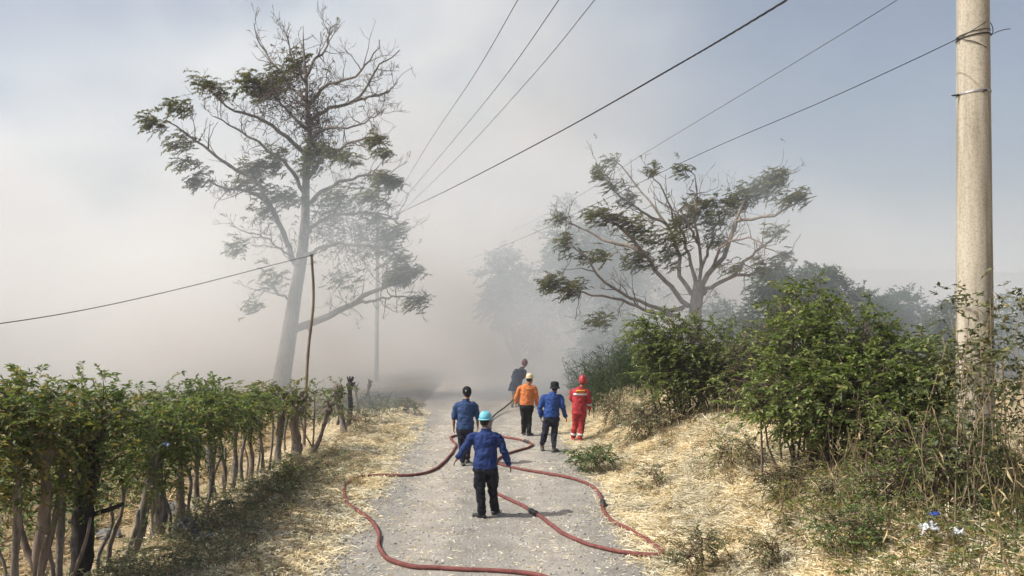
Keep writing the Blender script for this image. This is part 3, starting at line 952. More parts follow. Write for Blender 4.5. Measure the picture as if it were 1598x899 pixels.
# tall thin stalks with ragged leaf tops round the pole
rng = rs(77)
stalk_label = 'tall thin dry stalk with small dark leaves, in the thicket round the concrete pole'
for k in range(38):
    Y = rng.uniform(7.6, 9.8)
    px = rng.uniform(1470, 1640) if k > 2 else (1490, 1545, 1560)[k]
    top = rng.uniform(450, 600) if k > 2 else (442, 465, 470)[k]
    p0 = at(px + rng.uniform(-40, 70), 700, Y); p0[2] = float(hgt(p0[0], p0[1])) - .03
    p1 = at(px, top, Y)
    root = empty('tall_stalk', p0); where = 'left of' if px < 1490 else ('crossing in front of' if px < 1550 else 'right of')
    stalk_label = 'tall thin dry stalk with small leaves ' + where + ' the concrete pole'
    tag(root, stalk_label if k > 0 else 'tallest stalk with dark ragged tip, just left of the concrete pole', 'plant', 'tall stalks round the concrete pole')
    mid = (p0 + p1) / 2 + np.array((rng.normal(.05, .14), rng.normal(0, .1), 0))
    P, Rr = limb_of([p0, mid, p1], .008, .003, 12)
    MB().add(*tubes(P, Rr, 5)).build('stem', M_TWIG_DRY, root)
    cr = MB(); m_ = rng.randint(10, 18)
    i_ = np.concatenate([rng.randint(2, 11, m_), [11, 11, 11]])
    q = P[i_] + rng.normal(0, .02, (len(i_), 3))
    rach = foliage_at(cr, rng, q, rng.normal(0, .7, (len(i_), 3)) + np.array((-.3, 0, .2)), .14, 5, .075, .04, wind=WIND * .8)
    cr.add(*tubes(rach, np.full(rach.shape[:2], .003), 3))
    cr.build('foliage', M_LEAF_STALK, root)

# ------------------------------------------------------------------ living fence on the left
def hedge_post(label, px, py, top, r, seed, crown=None, knob=0.0, bark=None, lean=0.0, fork=None, stub=None, Yfix=None, leaf=None, n=150, name='hedge_tree', cat='tree', X=-5.12, group='pollarded trees of the living fence'):
    """a pollarded living fence post: px of its foot, height of the cut head, a leafy mop above"""
    rng = rs(seed)
    Y = Yfix or (X * FPX / (px - CX))
    if crown and crown[1] > .7:
        zt = float(np.interp(Y, [8.5, 11.0, 14.0, 17.5], [2.85, 2.50, 2.10, 1.72])) + rng.uniform(-.16, .22)
        crown = (crown[0] * (.78 if Y < 12 else .6), min(crown[1], .95 if Y < 12 else .62), crown[2] * (1 if Y < 12 else .6))
        n = int(n * (.92 if Y < 12 else .6))
        top = zt - crown[1] * .98
    b = at(px, 600, Y); b[2] = float(hgt(b[0], b[1])) - .05
    root = empty(name, b); tag(root, label, cat, group)
    bark = bark or M_BARK_MID
    t_ = b + np.array((lean, rng.normal(0, .05), top))
    m1 = b + (t_ - b) * .35 + np.array((rng.normal(0, .035), rng.normal(0, .03), 0))
    m2 = b + (t_ - b) * .7 + np.array((rng.normal(0, .045), rng.normal(0, .03), 0))
    P, Rr = limb_of([b, m1, m2, t_], r, r * .8, 18)
    Rr = Rr * (1 + .14 * np.sin(np.linspace(0, 9, 18) + seed)) ; Rr[0] *= 1.3
    if knob:
        Rr[-3:] = np.array([1.1, 1.5, 1.1]) * r * knob
    V, Q, C = tubes(P, Rr, 9)
    V = V + rng.normal(0, r * .07, V.shape)
    MB().add(V, Q, C).build('trunk', bark, root)
    heads = [t_]
    if fork:
        for (dx, dz0, dz1, fr) in fork:
            f0 = b + (t_ - b) * dz0
            f1 = b + np.array((dx, rng.normal(0, .08), dz1 * top))
            fm = (f0 + f1) / 2 + np.array((dx * .25, 0, -.02))
            p, q = limb_of([f0, fm, f1], fr, fr * .8, 10)
            V, Q, C = tubes(p, q, 7)
            MB().add(V + rng.normal(0, fr * .07, V.shape), Q, C).build('branch', bark, root)
            heads.append(f1)
    if stub:
        for (z0, dx, dz, sr) in stub:
            s0 = b + (t_ - b) * z0
            p, q = limb_of([s0, s0 + np.array((dx * .5, 0, dz * .4)), s0 + np.array((dx, rng.normal(0, .1), dz))], sr, sr * .8, 8)
            MB().add(*tubes(p, q, 6)).build('cut_stub', bark, root)
    if knob:
        kb = MB()
        nk = 10
        for k in range(nk):
            d = nrm(rng.normal(0, 1, 3) + np.array((0, 0, .6)))
            p, q = limb_of([t_, t_ + d * r * 1.2 * knob, t_ + d * r * 2.0 * knob + np.array((0, 0, .04))], r * .5, r * .3, 5)
            kb.add(*tubes(p, q, 6))
        kb.build('pollard_knob', bark, root)
    if crown:
        w, h, up = crown       # width, height of the mop and how far its middle sits above the head
        sh = MB(); cr = MB()
        for hd in heads:
            ns = 9
            d = nrm(rng.normal(0, 1, (ns, 3)) * np.array((1, 1, .35)) + np.array((0, 0, .9)))
            L = rng.uniform(.5, 1.0, ns) * h
            t = np.linspace(0, 1, 7)
            pl = hd + d[:, None] * (L[:, None] * t)[..., None] + (np.clip(rng.normal(0, .25, (ns, 3)), -.4, .4) * np.array((w * .8, w, 0)))[:, None] * (t ** 2)[None, :, None]
            pl[..., 2] -= (t ** 2 * .12)[None] * h
            sh.add(*tubes(pl, np.tile(.012 * (1.1 - .8 * t), (ns, 1)), 4))
            k = int(n * .62) // len(heads)
            q = pl[rng.randint(0, ns, k), rng.randint(2, 7, k)] + np.clip(rng.normal(0, .08, (k, 3)), -.14, .14) * np.array((w, w, .7))
            dd = q - hd
            rach = foliage_at(cr, rng, q, nrm(dd) + np.array((0, 0, -.1)), .30, 11, .075, .036, wind=WIND * .4, per=1, jitter=.06, droop=.35)
            sh.add(*tubes(rach, np.full(rach.shape[:2], .003), 3))
            # loose outer sprays that hang low
            k2 = int(k * .95)
            q = hd + np.clip(rng.normal(0, 1, (k2, 3)), -1.5, 1.5) * np.array((w * .36, w * .42, h * .40)) + np.array((0, 0, up * .1))
            rach = foliage_at(cr, rng, q, rng.normal(0, 1, (k2, 3)) * np.array((1, 1, .2)), .30, 11, .07, .034, wind=WIND * .4, per=1, jitter=.05, droop=.4)
            sh.add(*tubes(rach, np.full(rach.shape[:2], .003), 3))
        tag(sh.build('shoots', M_TWIG, root), kind='stuff')
        cr.build('crown', leaf or M_LEAF_HEDGE, root)
    return root


H, O = M_LEAF_HEDGE, M_LEAF_OCHRE
hedge_post('thin trunk of living fence at the lower left corner of the picture', -15, 0, 1.25, .055, 101, (.8, 1.1, .35), leaf=O, n=190, lean=-.05)
hedge_post('slender dark fence tree next to the corner one, leafy top', 22, 0, 1.35, .045, 102, (.8, 1.0, .35), n=190, lean=.04, bark=M_BARK_MID)
hedge_post('pale forked fence tree with swollen pollarded head at the lower left', 66, 0, 1.25, .06, 103, (.7, 1.0, .4), knob=1.7, fork=[(-.28, .25, .85, .04), (.16, .2, .95, .035)], leaf=O, n=200, bark=M_BARK_PALE)
hedge_post('thin stem between the pale forked fence tree and the charred trunk', 100, 0, 1.4, .04, 104, (.8, 1.1, .4), n=200, lean=.06)
hedge_post('thick charred black fence tree with sawn side branch', 132, 0, 1.45, .125, 105, (1.0, 1.25, .4), knob=1.0, fork=[(.16, .62, 1.12, .085)], stub=[(.52, .42, .13, .035), (.50, -.22, -.05, .03)], n=330, bark=M_BARK_DARK, lean=.06)
hedge_post('leaning grey fence trunk right of the charred one', 210, 0, 1.3, .075, 106, (.9, 1.1, .4), lean=.30, n=260)
hedge_post('thick twin stemmed fence tree beside the leaning grey trunk', 248, 0, 1.35, .095, 107, (1.0, 1.25, .4), knob=1.1, fork=[(-.10, .1, .95, .06)], n=330, lean=.05)
hedge_post('short leafless stick leaning beside the leaning grey trunk', 196, 0, .75, .035, 108, None, lean=.22, name='fence_stake', cat='stake')
for k, (px, top, r, lab, leafy, le) in enumerate([
    (284, 1.35, .065, 'dark fence trunk just right of the twin stemmed tree', 260, H),
    (311, 1.4, .05, 'narrow fence trunk, second past the twin stemmed tree', 230, H),
    (331, 1.4, .055, 'fence trunk under the dense middle of the hedge, third past the twin stemmed tree', 220, H),
    (350, 1.35, .035, 'spindly pale fence stem, fourth past the twin stemmed tree', 180, O),
    (363, 1.4, .045, 'grey fence stem, fifth past the twin stemmed tree', 190, H),
    (380, 1.4, .035, 'leaning fence stem with dark knot in mid hedge', 160, O),
    (392, 1.45, .05, 'smooth pale fence trunk right of the stem with dark knot', 190, H),
    (412, 1.4, .04, 'thin fence stem before the last leafy tree of the hedge', 150, O),
    (434, 1.5, .085, 'last leafy tree of the hedge, broad trunk below yellowish leaves', 230, O)]):
    hedge_post(lab, px, 0, top, r, 120 + k, None if px in (350, 412) else ((.85, 1.15, .35) if px < 420 else (.8, .85, .3)), n=leafy, leaf=le, lean=rs(k).uniform(-.08, .12), bark=(M_BARK_PALE if k % 3 == 0 else M_BARK_MID), knob=(1.3 if k == 8 else 0))
rng = rs(444)
STEMS = ['at the very left edge below the hedge leaves', 'between the corner trunk and the slender dark one', 'between the slender dark trunk and the pale forked one', 'just right of the pale forked fence tree', 'tight against the left side of the charred trunk', 'first to the right of the charred trunk', 'beside the short leaning stick', 'between the leaning grey trunk and the twin stemmed tree', 'tight right of the twin stemmed tree', 'between first and second trunk past the twin stemmed tree', 'between second and third trunk past the twin stemmed tree', 'right of the third trunk past the twin stemmed tree', 'right of the spindly pale stem', 'left of the stem with dark knot', 'right of the stem with dark knot', 'right of the smooth pale trunk', 'left of the last leafy tree of the hedge', 'between the last leafy tree and the stout pale pollard']
for k, px in enumerate((-40, 8, 45, 82, 112, 160, 178, 228, 268, 298, 322, 341, 357, 371, 386, 402, 421, 446)):
    hedge_post('thin bare fence stem ' + STEMS[k], px, 0, rng.uniform(.9, 1.4), rng.uniform(.018, .03), 300 + k, None, bark=(M_BARK_PALE, M_BARK_MID)[k % 2], lean=rng.uniform(-.2, .25), name='fence_stake', cat='stake', X=-5.12 + rng.uniform(-.25, .2), group='thin stems of the living fence')
hedge_post('stout pale pollard with gnarled knobbed head right of the leafy hedge', 462, 0, 1.25, .115, 131, (.3, .3, .1), knob=1.25, bark=M_BARK_PALE, lean=.03, n=26, X=-4.7, leaf=M_LEAF_BUSH)
hedge_post('forked grey pollard with a few green shoots past the bamboo pole', 486, 0, 1.10, .055, 132, (.35, .4, .1), knob=1.2, bark=M_BARK_PALE, lean=.42, fork=[(.04, .1, 1.25, .022), (-.25, .15, .9, .018)], n=40, X=-4.55, leaf=M_LEAF_BUSH)
hedge_post('dark leaning pollard touched by smoke, behind the forked grey one', 538, 0, 1.1, .085, 133, (.3, .35, .1), knob=1.2, bark=M_BARK_MID, lean=-.18, n=30, Yfix=20.5, leaf=M_LEAF_BUSH)
hedge_post('tallest gnarled leafless pollard at the smoky end of the fence', 543, 0, 1.28, .075, 134, None, knob=1.05, bark=M_BARK_DARK, lean=.06, Yfix=22)
hedge_post('thin fence post in smoke just before the tallest leafless pollard', 527, 0, 1.0, .05, 135, None, knob=1.0, bark=M_BARK_DARK, lean=.06, Yfix=22.5)
hedge_post('faint fence post in smoke right of the tallest leafless pollard', 560, 0, 0.85, .06, 136, None, knob=1.0, bark=M_BARK_MID, lean=-.1, Yfix=24.5)
hedge_post('faintest last fence post inside the smoke', 572, 0, 0.9, .06, 137, None, knob=1.0, bark=M_BARK_MID, lean=.1, Yfix=26.5)

# ---- bamboo pole that carries the service wire
b0 = at(474, 690, 18.6); b0[2] = float(hgt(b0[0], b0[1])) - .1
b1 = at(486, 396, 18.6)
root = empty('bamboo_pole', b0); tag(root, 'tall thin bent bamboo pole holding up a service wire beside the pollards', 'pole')
P, Rr = limb_of([b0, at(480, 560, 18.6), at(489, 470, 18.6), b1], .043, .030, 60)
Rr = Rr * (1 + .14 * (np.arange(60) % 7 == 0))
MB().add(*tubes(P, Rr, 9)).build('cane', M_BAMBOO, root)
rng = rs(5)
for k in (14, 35, 56):
    d = np.array((rng.choice([-1, 1]) * .09, 0, .05))
    MB().add(*tubes(spline([P[k], P[k] + d], 3), np.array([.014, .012, .008]), 5)).build('cut_stub', M_BAMBOO, root)
th = np.linspace(0, 2 * np.pi, 14)
MB().add(*tubes(b1 + np.stack([.05 * np.cos(th), .05 * np.sin(th), -.06 + .004 * th], -1), np.full(14, .009), 5)).build('wire_lashing', M_WIRE, root)
BAMBOO_TOP = b1

# ------------------------------------------------------------------ concrete pole and wires
PY = 10.0
pb = at(1519, 640, PY); pb[2] = float(hgt(pb[0], pb[1])) - .3
pt = at(1516, -420, PY)
root = empty('power_pole', pb); tag(root, 'thick tapered concrete power pole rising from the thicket on the right', 'pole')
P = spline([pb, pt], 24)
Rr = np.interp(P[:, 2], [at(0, 560, PY)[2], at(0, 20, PY)[2]], [.216, .190])
MB().add(*tubes(P, Rr, 40)).build('shaft', M_CONCRETE, root)


def pole_at(py):
    z = at(1517, py, PY)[2]
    f = (z - pb[2]) / (pt[2] - pb[2])
    c = pb + (pt - pb) * f
    return c, float(np.interp(z, P[:, 2], Rr))


def band(py, tilt, h, mat, name, thick=.006):
    c, r = pole_at(py)
    a = np.linspace(0, 2 * np.pi, 33)
    pts = c + np.stack([(r + thick) * np.cos(a), (r + thick) * np.sin(a), tilt * np.cos(a)], -1)
    mb = MB()
    for k in range(3):
        mb.add(*tubes(pts + np.array((0, 0, (k - 1) * h / 3)), np.full(33, h / 5), 5))
    return mb.build(name, mat, root)


band(60, .022, .02, M_WIRE, 'tie_wire')
band(54, .03, .012, M_WIRE_THIN, 'tie_wire')
st = band(147, .012, .024, M_GALV, 'steel_strap')
c, r = pole_at(150)
MB().add(*tubes(spline([c + np.array((-r - .10, -.02, 0)), c + np.array((-r - .04, -.02, .006)), c + np.array((-r + .01, -.02, .004))], 6), np.array([.009, .012, .012, .016, .016, .01]), 7)).build('strap_bolt', M_METAL_DARK, st)
MB().add(*tubes(spline([c + np.array((.0, -r - .01, .012)), c + np.array((.05, -r - .012, .018))], 4), np.full(4, .014), 7)).build('strap_buckle', M_METAL_DARK, st)
c, r = pole_at(62)
hook = c + np.array((-r - .03, -.03, 0))
a = np.linspace(0, 2 * np.pi, 13)
MB().add(*tubes(hook + np.stack([.018 * np.cos(a), 0 * a, .014 * np.sin(a)], -1), np.full(13, .006), 5)).build('wire_eye', M_METAL_DARK, root)
e = c + np.array((r, -.03, .03))
for pts in ([e, e + np.array((.04, -.02, .06)), e + np.array((.02, -.02, .16)), e + np.array((-.03, -.02, .2))],
            [e, e + np.array((.08, -.02, .05)), e + np.array((.2, -.03, .085)), e + np.array((.26, -.03, .09))],
            [hook, c + np.array((-r * .4, -r * 1.0, .08)), c + np.array((r * .3, -r * 1.0, .17))],
            [hook + np.array((.03, -.06, -.03)), c + np.array((-r * .5, -r * .95, -.09)), c + np.array((r * .3, -r * .98, -.17))]):
    p = spline(pts, 10)
    MB().add(*tubes(p, np.full(10, .0055), 5)).build('loose_wire', M_WIRE, root)


def cable(label, pts, r, mat, n=60, twist=0.0, group='overhead cables'):
    P = spline(pts, n)
    mb = MB()
    if twist:
        P = spline(pts, n * 5)
        s = np.concatenate([[0], np.cumsum(np.linalg.norm(np.diff(P, axis=0), axis=1))])
        for k in range(3):
            a = s / twist * 2 * np.pi + k * 2.1
            q = P + np.stack([np.cos(a), 0 * a, np.sin(a)], -1) * r * .9
            mb.add(*tubes(q, np.full(len(q), r * .75), 5))
    else:
        mb.add(*tubes(P, np.full(n, r), 5))
    o = mb.build('overhead_cable', mat, base=P[0])
    tag(o, label, 'cable', group)
    return o


def px3(*pts):
    return [at(a, b, Y) for a, b, Y in pts]


# distant pole with its side arm
dpb = base_px(588, 38.5)
dpt = at(590, 330, 38.5)
root = empty('power_pole', dpb); tag(root, 'faint distant concrete pole with side arm, hidden by the tall tree', 'pole')
MB().add(*tubes(spline([dpb, dpt], 10), np.linspace(.11, .075, 10), 12)).build('shaft', M_BARK_MID, root)
MB().add(*tubes(spline([at(590, 342, 38), at(621, 341, 37.6)], 4), np.full(4, .05), 6)).build('side_arm', M_METAL_DARK, root)
MB().add(*tubes(spline([at(619.5, 342, 37.6), at(619.5, 334, 37.6)], 4), np.full(4, .04), 6)).build('insulator', M_METAL_DARK, root)

cable('leftmost of the three thin wires converging on the distant pole', px3((830, -40, 9.5), (808, 0, 10), (735, 125, 15), (668, 225, 25), (612, 318, 37)), .0065, M_WIRE_THIN)
cable('middle one of the three thin wires converging on the distant pole', px3((900, -40, 9.5), (872, 0, 10), (780, 130, 15), (690, 240, 24), (605, 340, 37)), .007, M_WIRE_THIN)
cable('rightmost of the three thin wires converging on the distant pole', px3((960, -40, 9.5), (928, 0, 10), (825, 125, 14.5), (710, 250, 24), (612, 345, 37)), .0065, M_WIRE_THIN)
cable('thick twisted black cable running from top centre to the distant pole arm', px3((1300, -45, 8), (1228, 0, 8.6), (1060, 100, 11), (860, 213, 17), (700, 296, 27), (618, 335, 37.4)), .0095, M_WIRE, 60, .5)
cable('faint pale wire slanting above the spreading tree', px3((1460, -40, 9), (1400, 0, 10), (1240, 98, 13.5), (1000, 243, 22), (860, 330, 34), (700, 410, 60)), .006, M_WIRE_THIN)
cable('wire tied to the concrete pole and running down into the smoke', [hook] + px3((1420, 96, 11.0), (1280, 160, 13.2), (1100, 237, 17.5), (940, 313, 24), (800, 378, 35), (660, 432, 58)), .007, M_WIRE)
cable('sagging service wire from the bamboo pole to the left edge', [BAMBOO_TOP + np.array((0, 0, -.05))] + px3((440, 410, 17.5), (300, 446, 15), (150, 480, 12.8), (0, 505, 11), (-160, 522, 9.6)), .0075, M_WIRE)
cable('wire from the bamboo pole up to the distant pole arm', [BAMBOO_TOP + np.array((0, 0, -.05))] + px3((520, 383, 23), (570, 360, 30), (604, 343, 37.4)), .0065, M_WIRE_THIN)

# ------------------------------------------------------------------ fire hose
hp = [(930, 930), (842, 899), (780, 892), (700, 888), (640, 884), (605, 872), (592, 852), (590, 832), (578, 812), (558, 797), (541, 784), (537, 768), (545, 752), (580, 743), (640, 742), (672, 736), (692, 722), (707, 705), (711, 694), (703, 685), (708, 681), (725, 679), (752, 679), (775, 681), (803, 685), (822, 690), (831, 694), (822, 700), (800, 706), (780, 715), (776, 723), (802, 730), (850, 739), (893, 747), (920, 757), (935, 770), (941, 786), (941, 797), (957, 814), (985, 829), (1012, 845), (1032, 858), (1034, 865), (1010, 867), (965, 861), (915, 849), (875, 830), (838, 803), (800, 782), (780, 773), (764, 760), (758, 735), (760, 705), (762, 680)]
gp = [ground(a, b, .038) for a, b in hp]
root = empty('fire_hose', ground(690, 888)); tag(root, 'long reddish fire hose snaking in loops along the gravel road to the nozzle', 'hose')
P = spline(gp, 520)
P[:, 2] = hgt(P[:, 0], P[:, 1]) + .046
P[1:-1, :2] += .018 * np.stack([np.array([noise.noise((q[0] * 2.2, q[1] * 2.2, c_)) for q in P[1:-1]]) for c_ in (0, 5)], -1)
MB().add(*tubes(P, .029 + .003 * np.sin(np.arange(len(P)) * .21) * np.sin(np.arange(len(P)) * .037), 12)).build('hose_line', M_HOSE, root)
lead = [P[-1], P[-1] * .5 + ground(764, 662, .05) * .5, ground(766, 655, .06), at(775, 645, 24.8), at(786, 637, 25.8), at(799, 626, 26.5), at(803, 621, 26.8)]
L = spline(lead, 60)
L[:30, 2] = np.maximum(L[:30, 2], hgt(L[:30, 0], L[:30, 1]) + .04)
MB().add(*tubes(L, np.full(60, .028), 10)).build('lead_hose', M_HOSE_DARK, root)
nz_ = [at(803, 621, 26.8), at(806, 617, 27.6), at(808, 614, 28.1)]
MB().add(*tubes(spline(nz_, 8), np.array([.03, .034, .036, .03, .026, .024, .026, .03]), 10)).build('nozzle', M_METAL_DARK, root)
for px_, py_ in ((838, 803), (826, 692), (942, 790)):
    g = ground(px_, py_)
    k = int(np.argmin(np.linalg.norm(P[:, :2] - g[:2], axis=1)))
    q = P[k - 2:k + 3]
    MB().add(*tubes(spline(q, 9), np.array([.04, .05, .05, .044, .044, .05, .05, .044, .04]), 14)).build('coupling', M_METAL_DARK, root)

# ------------------------------------------------------------------ people
def rings(cs, sides=20):
    """closed loft of horizontal ellipses (x, y, z, rx, ry)"""
    a = np.linspace(0, 2 * np.pi, sides, endpoint=False)
    V = np.concatenate([np.stack([c[0] + c[3] * np.cos(a), c[1] + c[4] * np.sin(a), np.full(sides, c[2])], -1) for c in cs])
    n = len(cs); idx = np.arange(n * sides).reshape(n, sides)
    x0 = idx[:-1]; x1 = np.roll(x0, -1, 1); y0 = idx[1:]; y1 = np.roll(y0, -1, 1)
    Q = np.stack([x0, x1, y1, y0], -1).reshape(-1, 4)
    return V, Q, np.stack([idx[0, ::-1], idx[-1]])


def chain(pts, rad, n=None, flat=None, sides=14):
    """round ended tapered limb through joints"""
    pts = np.asarray(pts, float); rad = np.asarray(rad, float)
    n = n or 6 * len(pts)
    P = spline(pts, n)
    s = np.concatenate([[0], np.cumsum(np.linalg.norm(np.diff(pts, axis=0), axis=1))]); s /= s[-1]
    Rr = np.interp(np.linspace(0, 1, n), s, rad)
    t0 = nrm(P[0] - P[1]); t1 = nrm(P[-1] - P[-2])
    pre = [P[0] + t0 * Rr[0] * f for f in (.95, .75, .4)]; post = [P[-1] + t1 * Rr[-1] * f for f in (.4, .75, .95)]
    PP = np.vstack([pre, P, post])
    RR = np.concatenate([Rr[0] * np.array([.3, .66, .92]), Rr, Rr[-1] * np.array([.92, .66, .3])])
    return tubes(PP, RR, sides)


def solid(mb, name, mat, parent, voxel, smooth=4, wr=0.0, seed=0, local_mat=None):
    """melt overlapping closed pieces into one continuous surface"""
    me = mb.mesh(name, mat)
    o = bpy.data.objects.new(name, me); col.objects.link(o)
    md = o.modifiers.new('r', 'REMESH'); md.mode = 'VOXEL'; md.voxel_size = voxel; md.use_smooth_shade = True
    ms = o.modifiers.new('s', 'SMOOTH'); ms.iterations = smooth; ms.factor = .5
    dg = bpy.context.evaluated_depsgraph_get()
    nm = bpy.data.meshes.new_from_object(o.evaluated_get(dg))
    o.modifiers.clear(); o.data = nm
    bpy.data.meshes.remove(me)
    nm.name = name
    if wr:
        k = len(nm.vertices)
        co = np.empty(k * 3, np.float32); nm.vertices.foreach_get('co', co); co = co.reshape(-1, 3)
        no = np.empty(k * 3, np.float32); nm.vertices.foreach_get('normal', no); no = no.reshape(-1, 3)
        d = np.array([noise.noise((c[0] * 8 + seed, c[1] * 8, c[2] * 11)) + .6 * noise.noise((c[0] * 17, c[1] * 17 + seed, c[2] * 24)) for c in co.tolist()])
        co = co + no * (d * wr)[:, None]
        nm.vertices.foreach_set('co', co.astype(np.float32).ravel())
    nm.polygons.foreach_set('use_smooth', np.ones(len(nm.polygons), bool))
    nm.update()
    if not nm.materials: nm.materials.append(mat)
    o.parent = parent
    ORG[o.name] = np.zeros(3)
    return o


def hand(mb, wrist, d, side, across=(0, 1, 0), curl=.5):
    d = nrm(np.asarray(d, float)); ac = np.asarray(across, float); ac = nrm(ac - d * d.dot(ac))
    pn = nrm(np.cross(d, ac)) * (-side)           # towards the body
    w = np.asarray(wrist, float)
    for k in (-1, -.3, .4, 1):
        mb.add(*chain([w, w + d * .05 + ac * .024 * k, w + d * .085 + ac * .026 * k], [.018, .016, .013], 8, sides=8))
    for k, L in ((-1, .058), (-.33, .07), (.33, .076), (1, .066)):
        b = w + d * .085 + ac * .027 * k
        p1 = b + d * L * .5 + pn * L * .12 * curl
        p2 = b + d * L * .85 + pn * L * .5 * curl
        mb.add(*chain([b, p1, p2, p2 + d * L * .12 + pn * L * .3 * curl], [.0105, .0095, .0085, .0075], 9, sides=8))
    tb = w + d * .025 + ac * .026
    mb.add(*chain([tb, tb + d * .03 + ac * .022 + pn * .012, tb + d * .062 + ac * .026 + pn * .022], [.013, .011, .009], 8, sides=8))


def head_mesh(mb, c, face, neck):
    """c centre of the skull, face unit vector the face looks along"""
    c = np.asarray(c, float); f = nrm(np.array((face[0], face[1], 0.0))); rgt = np.array((f[1], -f[0], 0))
    M3 = np.stack([rgt, f, UP], 0)
    prof = [(-.128, .018, .055, .02), (-.118, .036, .05, .038), (-.095, .052, .035, .06), (-.06, .064, .018, .082), (-.02, .071, .008, .092), (.03, .076, 0, .098), (.07, .07, -.004, .09), (.10, .05, -.006, .066), (.117, .024, -.006, .03)]
    V, Q, C = rings([(0, p[2], p[0], p[1], p[3]) for p in prof], 22)
    mb.add(V @ M3 + c, Q, C)
    def part(pts, rad): mb.add(*chain(np.array(pts) @ M3 + c, rad, 8, sides=8))
    part([(0, .092, .012), (0, .106, -.02), (0, .118, -.042)], [.010, .013, .015])          # nose
    part([(-.028, .088, -.078), (0, .097, -.074), (.028, .088, -.078)], [.007, .009, .007])  # lips
    part([(-.042, .083, .028), (0, .092, .03), (.042, .083, .028)], [.010, .009, .010])      # brow
    for s in (-1, 1):
        part([(s * .078, -.012, .018), (s * .086, -.018, 0), (s * .080, -.006, -.03)], [.010, .014, .009])   # ears
    mb.add(*chain([neck, np.asarray(neck) * .4 + (c + np.array((0, 0, -.09)) - f * .012) * .6, c + np.array((0, 0, -.05)) - f * .01], [.064, .055, .055], 8))
    return M3


def shell(c, M3, prof, sides=28):
    """lathe-like shell: prof (z, rx, ry, yoff)"""
    V, Q, C = rings([(0, p[3] if len(p) > 3 else 0, p[0], p[1], p[2]) for p in prof], sides)
    return V @ M3 + np.asarray(c), Q, C


def disc(c, M3, z0, r_in, r_out, droop=0.02, sides=32, front=None):
    """brim: an annulus with thickness; front=(extra, half angle) for a visor"""
    a = np.linspace(0, 2 * np.pi, sides, endpoint=False)
    ro = np.ones(sides) * r_out
    if front:
        da = np.abs((a - np.pi / 2 + np.pi) % (2 * np.pi) - np.pi)
        ro = ro + front[0] * np.clip(1 - (da / front[1]) ** 2, 0, 1)
    rows = []
    for rr, zz in ((np.full(sides, r_in), z0), (ro, z0 - droop), (ro, z0 - droop - .006), (np.full(sides, r_in), z0 - .008)):
        rows.append(np.stack([rr * np.cos(a), rr * 1.16 * np.sin(a), np.full(sides, zz)], -1))
    V = np.concatenate(rows); idx = np.arange(4 * sides).reshape(4, sides)
    Q = []
    for k in range(4):
        x = idx[k]; y = idx[(k + 1) % 4]
        Q.append(np.stack([x, np.roll(x, -1), np.roll(y, -1), y], -1))
    return V @ M3 + np.asarray(c), np.concatenate(Q)


